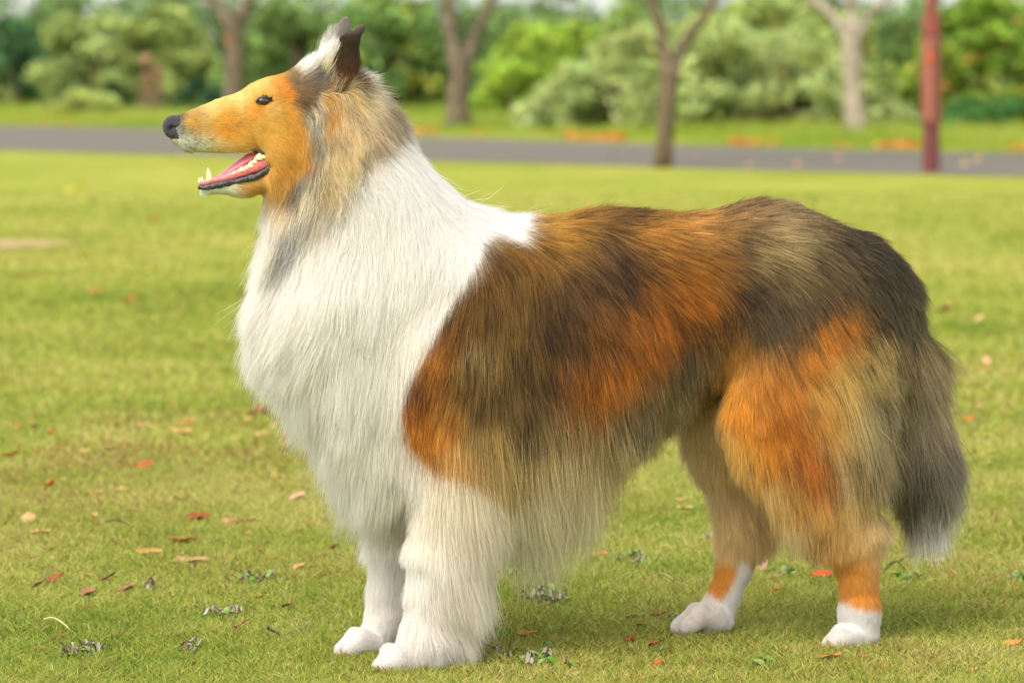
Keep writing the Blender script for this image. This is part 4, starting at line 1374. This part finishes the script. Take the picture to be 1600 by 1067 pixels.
# ================================================================== FALLEN LEAVES, TWIGS, WEEDS
def leaf_mesh(name, u, v, size, col, rot, tilt, seed, label, group, ratio=.42, curl=.25, stem=True, cat="leaf"):
    """one fallen leaf: pointed oval blade with a folded midrib, curled, with real thickness"""
    r = np.random.default_rng(seed)
    c = gp(u, v); d = c[1] + 5
    Ln = size * d / F
    NL, NW = 13, 7
    up = []
    ph = r.random() * 6
    for i in range(NL):
        t = i / (NL - 1)
        w = math.sin(math.pi * t ** .85) ** .8 * ratio * (1 + .10 * math.sin(t * 25 + ph))
        for j in range(NW):
            s_ = (j / (NW - 1) * 2 - 1)
            x = (t - .5); y = s_ * w * .5
            z = curl * ((t - .5) ** 2 * 1.1 + (abs(s_) * w) ** 1 * .55) + .03 * math.sin(t * 9 + ph + s_ * 2)
            up.append((x * Ln, y * Ln, z * Ln))
    up = np.array(up)
    lo = up - np.array([0, 0, .0006 + .004 * Ln])
    ca, sa = math.cos(tilt), math.sin(tilt)
    V = np.concatenate([up, lo])
    V = np.stack([V[:, 0] * ca - V[:, 2] * sa, V[:, 1], V[:, 0] * sa + V[:, 2] * ca], 1)
    tl = (r.random() - .5) * .6; V = np.stack([V[:, 0], V[:, 1] * math.cos(tl) - V[:, 2] * math.sin(tl), V[:, 1] * math.sin(tl) + V[:, 2] * math.cos(tl)], 1)
    ca, sa = math.cos(rot), math.sin(rot)
    V = np.stack([V[:, 0] * ca - V[:, 1] * sa, V[:, 0] * sa + V[:, 1] * ca, V[:, 2]], 1)
    V[:, 2] += -V[:, 2].min() + .009
    n = NL * NW; Fc = []
    for i in range(NL - 1):
        for j in range(NW - 1):
            a, b_, c_, d_ = i * NW + j, (i + 1) * NW + j, (i + 1) * NW + j + 1, i * NW + j + 1
            Fc += [(a, b_, c_, d_), (n + d_, n + c_, n + b_, n + a)]
    for i in range(NL - 1):
        for e in (0, NW - 1):
            a, b_ = i * NW + e, (i + 1) * NW + e
            Fc.append((a, n + a, n + b_, b_) if e == 0 else (b_, n + b_, n + a, a))
    cl = np.tile(lin(col) * (.82, .86, .62), (len(V), 1))
    no = vnoise(V, 6 / Ln, seed) * .28 + vnoise(V, 20 / Ln, seed + 1) * .15
    cl = np.clip(cl * (1 + no)[:, None], .01, .8)
    rib = (np.arange(len(V)) % NW == NW // 2); cl[rib] *= .72
    ori = c.copy()
    o = mesh_obj(name, V + c, Fc, LEAFM, None, ori, cols=cl)
    tag(o, label, cat, group)
    return o


LEAFM = attr_mat("dry_leaf", 0.65, 0.12, 0.3)
GRP = "fallen leaves lying on the lawn"
# u, v, size, colour, rotation deg, tilt deg, ratio, label
LV = [
 (298, 889, 60, (196, 148, 120), 4, 4, .42, "large oval pinkish tan leaf, biggest of the three flat leaves at lower left"),
 (287, 856, 50, (204, 140, 82), -3, 3, .32, "long narrow tan orange leaf just above the large oval leaf"),
 (233, 876, 46, (200, 146, 88), 5, 3, .34, "narrow tan leaf left of the large oval leaf"),
 (380, 826, 40, (140, 26, 26), -8, 6, .5, "dark crimson leaf lying left of the chest fur of the dog"),
 (357, 825, 26, (200, 130, 130), 10, 10, .6, "pale pink leaf touching the dark crimson leaf"),
 (309, 821, 42, (156, 74, 42), -5, 8, .42, "rusty brown curled leaf left of the pale pink leaf"),
 (466, 899, 30, (206, 150, 112), 40, 20, .38, "short tan leaf tipped up on the slant near the front paws"),
 (45, 824, 26, (206, 164, 128), 80, 32, .45, "pale leaf standing on edge near the left side of the photo"),
 (62, 842, 34, (200, 160, 112), 0, 5, .35, "flat tan leaf just below the pale leaf standing on edge"),
 (60, 926, 32, (150, 96, 78), 35, 22, .45, "curled brown leaf lower left, the left one of a pair"),
 (88, 918, 30, (146, 78, 52), 20, 30, .35, "curled brown leaf lower left, the right one of a pair"),
 (139, 939, 32, (162, 110, 90), 35, 20, .42, "folded brown pink leaf below the curled pair"),
 (170, 916, 26, (112, 58, 36), 10, 30, .4, "small dark curled leaf above the folded brown pink leaf"),
 (198, 933, 30, (158, 108, 84), 15, 18, .45, "dull brown leaf lower left beside the white dried weed"),
 (137, 959, 22, (160, 104, 66), 0, 6, .4, "small flat brown leaf under the folded brown pink leaf"),
 (227, 738, 28, (190, 84, 36), 35, 16, .45, "bright orange red leaf tipped up in the middle of the left lawn"),
 (79, 770, 30, (206, 96, 34), 30, 30, .6, "orange leaf at left leaning on a paler one"),
 (62, 767, 28, (206, 150, 92), 5, 10, .5, "pale tan leaf behind the orange leaf at left"),
 (148, 780, 34, (188, 132, 100), -10, 8, .5, "broad pinkish leaf right of the orange leaf at left"),
 (190, 775, 26, (208, 170, 122), 0, 5, .35, "small flat tan leaf right of the broad pinkish leaf"),
 (285, 685, 36, (204, 160, 112), 0, 4, .35, "flat tan leaf far out on the left lawn"),
 (288, 670, 24, (206, 118, 56), 0, 12, .5, "small orange leaf just behind the flat tan leaf far out"),
 (390, 667, 24, (212, 156, 110), 10, 25, .6, "light tan leaf left of the chest fur, tipped up"),
 (405, 691, 28, (208, 166, 114), 0, 6, .4, "flat tan leaf left of the chest fur, lying level"),
 (404, 653, 42, (158, 76, 34), 5, 20, .5, "rust brown crumpled leaf at the edge of the chest fur"),
 (450, 690, 24, (206, 112, 60), 20, 20, .5, "orange leaf half hidden against the chest fur"),
 (466, 790, 34, (206, 160, 138), 30, 25, .55, "pale pink crumpled leaf beside the lower chest fur"),
 (517, 800, 24, (206, 150, 120), 15, 10, .45, "small pale leaf showing under the chest fringe"),
 (520, 868, 26, (146, 58, 30), 10, 25, .5, "dark red brown leaf in front of the white legs"),
 (173, 712, 22, (176, 110, 130), 10, 15, .5, "small purplish leaf on the left lawn"),
 (25, 674, 20, (188, 110, 70), 0, 10, .5, "small reddish brown leaf near the left edge, farther of two"),
 (18, 720, 28, (196, 104, 44), 5, 15, .4, "orange brown leaf at the left edge, nearer of two"),
 (82, 684, 20, (170, 96, 60), 20, 10, .4, "small dark tan leaf near the left edge beside a redder one"),
 (220, 674, 14, (214, 150, 140), 0, 30, .8, "tiny pink leaf standing up on the left lawn"),
 (290, 731, 26, (122, 72, 40), 0, 8, .35, "thin dark brown leaf right of the bright orange red leaf"),
 (283, 787, 28, (196, 138, 84), 0, 8, .5, "tan leaf above the rusty brown curled leaf"),
 (447, 958, 26, (130, 62, 42), 5, 15, .4, "dark red brown leaf between the twigs and the far front paw"),
 (405, 944, 22, (186, 120, 70), -40, 15, .35, "small tan leaf beside the dark red brown leaf"),
 (543, 1032, 44, (222, 118, 48), 10, 12, .45, "orange leaf pressed under the farther front paw"),
 (1286, 909, 46, (206, 72, 20), 3, 6, .26, "long vivid orange red leaf between the hind legs"),
 (1211, 935, 26, (196, 84, 34), -15, 20, .5, "small orange red leaf just behind the farther hind paw"),
 (1191, 902, 34, (190, 146, 138), 55, 35, .5, "pinkish leaf standing up behind the farther hind leg"),
 (1216, 912, 24, (158, 112, 100), 20, 15, .45, "dull pinkish leaf right of the leaf standing up"),
 (1268, 1027, 24, (206, 112, 62), -10, 15, .5, "small orange leaf left of the nearer hind paw"),
 (1294, 1042, 44, (190, 128, 72), -3, 10, .38, "long tan leaf in front of the nearer hind paw"),
 (1344, 1042, 26, (190, 112, 66), 15, 15, .45, "small tan orange leaf below the nearer hind paw"),
 (1383, 1055, 20, (206, 120, 90), 0, 10, .4, "small salmon leaf at the bottom edge right of the hind paw"),
 (1583, 1021, 40, (212, 140, 70), 15, 15, .5, "curled tan orange leaf in the lower right corner"),
 (1519, 1059, 24, (206, 158, 112), 10, 15, .5, "pale tan leaf at the bottom edge near the right corner"),
 (1586, 932, 20, (204, 110, 80), 10, 20, .5, "small salmon leaf at the right edge, nearer the viewer"),
 (1070, 804, 28, (212, 186, 140), -5, 4, .3, "pale straw leaf behind the dog, lower of two, left of the hind legs"),
 (1067, 790, 26, (214, 160, 120), 0, 8, .4, "pale salmon leaf behind the dog, upper of two, left of the hind legs"),
 (1028, 971, 24, (164, 86, 52), 5, 10, .4, "brown leaf touching the toes of the farther hind paw"),
 (990, 974, 24, (214, 166, 112), 5, 8, .4, "light tan leaf between front and hind paws, upper of two"),
 (998, 988, 28, (206, 142, 84), -15, 8, .35, "tan leaf between front and hind paws, lower of two"),
 (985, 1012, 26, (158, 70, 28), 20, 25, .5, "crumpled red brown leaf between front and hind paws"),
 (1023, 1019, 28, (166, 92, 54), 15, 18, .45, "dull brown leaf right of the crumpled red brown leaf"),
 (1031, 1031, 14, (60, 32, 24), 40, 30, .8, "tiny dark curled leaf between front and hind paws"),
 (1028, 1052, 22, (176, 88, 40), 45, 30, .45, "orange brown leaf at the bottom edge between the paws"),
 (822, 1004, 36, (206, 136, 78), 0, 8, .32, "tan orange leaf right of the front leg feathering"),
 (937, 876, 28, (206, 124, 72), 5, 10, .35, "tan orange leaf under the belly fringe"),
 (954, 904, 16, (196, 104, 76), 20, 20, .5, "small salmon leaf under the belly"),
 (1022, 915, 16, (186, 120, 132), 30, 25, .6, "small mauve leaf among weeds under the belly"),
 (898, 1066, 22, (206, 140, 110), 10, 10, .45, "salmon leaf at the bottom edge below the weeds"),
 (1478, 489, 28, (132, 84, 50), 0, 14, .45, "dark brown leaf out on the lawn behind the rump"),
 (1532, 507, 16, (222, 176, 150), 20, 40, .7, "pale pink round leaf out on the lawn behind the rump"),
 (1541, 574, 18, (226, 170, 150), 85, 40, .6, "pale pink leaf standing up behind the tail"),
 (1541, 581, 14, (212, 120, 50), 0, 10, .6, "orange leaf at the foot of the pale pink one behind the tail"),
 (1526, 610, 24, (176, 112, 90), 0, 8, .35, "dull rose leaf behind the tail, left of a pale one"),
 (1546, 610, 16, (226, 196, 172), 10, 18, .6, "pale cream leaf behind the tail"),
 (1515, 665, 22, (186, 100, 44), 40, 25, .5, "small orange brown leaf on the lawn right of the tail"),
 (1531, 643, 16, (206, 140, 120), 0, 15, .5, "small rosy leaf above the orange brown one right of the tail"),
 (1493, 647, 14, (222, 176, 150), 0, 15, .5, "tiny pale leaf close to the right side of the tail"),
 (1470, 887, 22, (204, 156, 130), 5, 12, .45, "pale salmon leaf just under the white tail tip"),
 (1480, 930, 20, (176, 128, 70), 10, 12, .4, "small tan leaf on the lawn below the tail"),
 (1535, 915, 24, (164, 116, 76), -20, 10, .35, "thin brown leaf at the right among dry stalks"),
 (1597, 846, 16, (206, 140, 70), 0, 20, .5, "small tan leaf at the right edge, farther from the viewer"),
 (232, 431, 28, (222, 218, 112), 0, 5, .35, "blurred pale yellow leaf far out on the left lawn"),
 (130, 407, 16, (236, 208, 40), 0, 30, .9, "blurred bright yellow leaf out on the left lawn, the nearest yellow one"),
 (46, 444, 14, (232, 200, 44), 0, 30, .9, "blurred bright yellow leaf near the left edge"),
 (130, 294, 14, (236, 212, 40), 0, 30, .9, "blurred yellow leaf far off beyond the bare soil, right one of two"),
 (108, 302, 16, (226, 200, 70), 0, 20, .8, "blurred yellow leaf far off beyond the bare soil, left one of two"),
 (108, 430, 12, (232, 232, 170), 0, 30, .9, "tiny blurred cream leaf on the left lawn"),
 (243, 345, 22, (186, 120, 66), 0, 15, .5, "blurred brown leaf far off below the chin of the dog"),
 (148, 463, 30, (176, 120, 60), 0, 10, .5, "blurred brown leaf on the left lawn, left one of two"),
 (206, 474, 34, (196, 130, 76), 0, 10, .5, "blurred tan brown leaf on the left lawn, right one of two"),
]
for i, (u, v, sz, c, ro, ti, ra, lab) in enumerate(LV):
    leaf_mesh("fallen_leaf", u, v, sz, c, math.radians(ro), math.radians(ti), 300 + i, lab, GRP, ratio=ra * (1.9 if ra < .5 else 1.25), curl=.30 + .1 * (i % 3))
r_ = np.random.default_rng(99)
SM = [((166, 96, 54), "tiny rust coloured leaf fleck, one of many scattered over the lawn"), ((206, 160, 116), "tiny pale tan leaf fleck, one of many scattered over the lawn"),
      ((112, 74, 44), "tiny dark brown leaf fleck, one of many scattered over the lawn")]
for i in range(215):
    if i < 134:
        pass
    if i < 84 or i >= 120:
        u, v = 5 + 500 * r_.random(), 640 + 420 * r_.random() ** 1.5
    elif i < 104:
        u, v = 1000 + 590 * r_.random(), 870 + 190 * r_.random()
    else:
        u, v = 1450 + 150 * r_.random(), 470 + 400 * r_.random()
    k = int(r_.integers(3))
    leaf_mesh("leaf_fleck", u, v, 7 + 9 * r_.random(), SM[k][0], r_.random() * 3, r_.random() * .5, 600 + i, SM[k][1], "tiny leaf flecks of colour " + ("rust", "pale tan", "dark brown")[k], ratio=.8)
# leaves blown on to the road
for i, (u, v, c, lab) in enumerate([(960, 246, (222, 130, 110), "blurred salmon leaf on the road left of the slim dark tree"), (1091, 246, (220, 136, 110), "blurred salmon leaf on the road just right of the slim dark tree"),
        (1172, 262, (226, 170, 126), "blurred cream orange leaf at the near road edge, left one of a pair"), (1247, 260, (222, 160, 120), "blurred cream orange leaf at the near road edge, right one of a pair"),
        (1507, 260, (226, 176, 140), "blurred cream leaf on the road right of the red pole"), (1527, 253, (224, 166, 130), "second blurred cream leaf on the road right of the red pole"),
        (1310, 250, (214, 150, 120), "blurred tan leaf on the road below the pale trunk")]):
    leaf_mesh("fallen_leaf", u, v, 10, c, .3 * i, .5, 800 + i, lab, "leaves blown onto the road", ratio=1.1)


def twig(u0_, v0_, u1_, v1_, r0, col, label, seed, forks=2):
    a, b_ = gp(u0_, v0_), gp(u1_, v1_)
    r = np.random.default_rng(seed)
    n = 7
    ln = np.linalg.norm(b_ - a)
    pts_ = [a + (b_ - a) * t + np.array([0, r.normal(0, .03) * ln, .016 + .012 * math.sin(t * 5 + seed)]) for t in np.linspace(0, 1, n)]
    parts = [limb(pts_, np.linspace(r0, r0 * .5, n), 8, 3, .2)]
    for k in range(forks):
        s_ = pts_[2 + k * 2]; an = r.random() * 6.28
        e = s_ + np.array([math.cos(an) * .03, math.sin(an) * .05, .008])
        parts.append(limb([s_, (s_ + e) / 2 + (0, 0, .003), e], [r0 * .6, r0 * .5, r0 * .2], 6, 2, .2))
    V, Fc = merge(parts)
    o = mesh_obj("twig", V, Fc, plain("twig_bark", col, .9, .2, var=.3, scale=60), None, a)
    tag(o, label, "twig", "twigs lying on the grass")


twig(165, 838, 246, 826, .0014, (82, 68, 56), "thin dark twig lying on the left lawn above the tan leaves", 1)
twig(418, 1010, 486, 992, .0024, (140, 126, 112), "grey brown twig near the farther front paw", 2)
twig(330, 1003, 390, 996, .0022, (134, 84, 62), "reddish brown twig at lower left, left of the grey one", 3)
twig(1240, 900, 1310, 898, .0014, (66, 56, 50), "thin dark twig between the hind legs", 4)
twig(1372, 904, 1418, 902, .0013, (70, 60, 52), "thin dark twig right of the nearer hind leg", 5)
twig(1480, 662, 1560, 666, .0012, (112, 104, 78), "long thin grey twig on the lawn right of the tail", 6)
twig(68, 992, 150, 1003, .0010, (196, 186, 128), "pale straw stalk lying in the lower left grass", 7, 0)
twig(1030, 920, 1105, 919, .0009, (196, 178, 128), "pale straw stalk lying left of the farther hind leg", 8, 0)
twig(1480, 905, 1575, 925, .0014, (150, 112, 70), "dry brown stalk on the lawn at the right", 9)

# small broad-leaved weeds with some withered grey leaves
DRYM = attr_mat("weed_leaf", .6, .15, .3)


def weed(u, v, w, n, label, seed, grey=.5, h=.03):
    c = gp(u, v); d = c[1] + 5
    W = w * d / F
    r = np.random.default_rng(seed)
    root = empty("weed", c); tag(root, label, "weed", "broad leaved weeds in the lawn")
    def build(kind, m):
        V, Fc, cc = [], [], []
        for i in range(m):
            x, y = r.normal(0, .30, 2) * (W, W * 1.6)
            z = .006 + .5 * h * r.random()
            L_ = (.006 + .007 * r.random()) * (1 if kind else .85); wd = L_ * (.55 if kind else .35)
            a = r.random() * 6.28; ca, sa = math.cos(a), math.sin(a); pit = r.normal(.05, .3)
            g = (lin((104, 140, 42)) if r.random() < .6 else lin((130, 156, 84))) if kind else lin([(150, 142, 124), (136, 120, 92), (110, 92, 66), (170, 162, 146)][r.integers(4)])
            NL = 6
            k0 = len(V)
            cup = .35 if kind else 1.2
            for q_ in range(NL):
                t = q_ / (NL - 1); ww = math.sin(math.pi * (t * .94 + .03)) ** .7 * wd
                for s_ in (-1, 0, 1):
                    lx = (t - .5) * 2 * L_; ly = s_ * ww; lz = math.sin(pit) * lx + abs(s_) * ww * cup + (0 if kind else .004 * math.sin(t * 7 + i)) - .25 * (t - .5) ** 2 * L_ * 4
                    V.append((c[0] + x + lx * ca - ly * sa, c[1] + y + lx * sa + ly * ca, max(.006, z + lz)))
                    cc.append(g * (.8 + .4 * r.random()) * (.8 if s_ == 0 else 1))
            for q_ in range(NL - 1):
                for s_ in range(2):
                    b0 = k0 + q_ * 3 + s_; Fc.append((b0, b0 + 3, b0 + 4, b0 + 1))
        mesh_obj("foliage" if kind else "withered_foliage", V, Fc, DRYM, root, c, cols=np.array(cc))
    build(1, int(n * (1 - grey)))
    build(0, max(3, int(n * grey * .8)))


weed(845, 945, 70, 60, "large weed patch of green and grey leaves right of the front leg", 1, .5)
weed(835, 1045, 80, 80, "weed patch of green and withered leaves at the bottom beside the front paw", 2, .5, .035)
weed(985, 885, 70, 50, "loose weed patch under the rear belly with pale leaves", 3, .45)
weed(815, 905, 40, 30, "small dark weed at the end of the front leg feathering", 4, .5)
weed(300, 1027, 34, 20, "weed with pale withered leaves at the bottom left", 12, .7)
weed(128, 1030, 60, 40, "withered grey white weed at the lower left", 5, .9)
weed(240, 930, 20, 12, "small upright whitish weed among the brown leaves at lower left", 6, .9, .04)
weed(400, 915, 60, 40, "green and grey weed patch between the flat leaves and the front legs", 7, .5)
weed(350, 970, 50, 30, "weed with crumpled grey leaves above the reddish twig", 8, .75)
weed(1110, 850, 30, 24, "pale grey withered weed left of the farther hind leg", 9, .8)
weed(1225, 905, 26, 16, "weed beside the thin dark twig between the hind legs", 13, .6)
weed(1190, 1050, 30, 10, "single green leafed weed at the bottom below the hind paws", 10, .25)
weed(1420, 915, 40, 18, "green leafed weed right of the nearer hind leg", 11, .3)
weed(1590, 915, 24, 14, "bright green weed at the right edge", 14, .1)
weed(1055, 985, 30, 14, "dark withered weed by the toes of the farther hind paw", 15, .8)
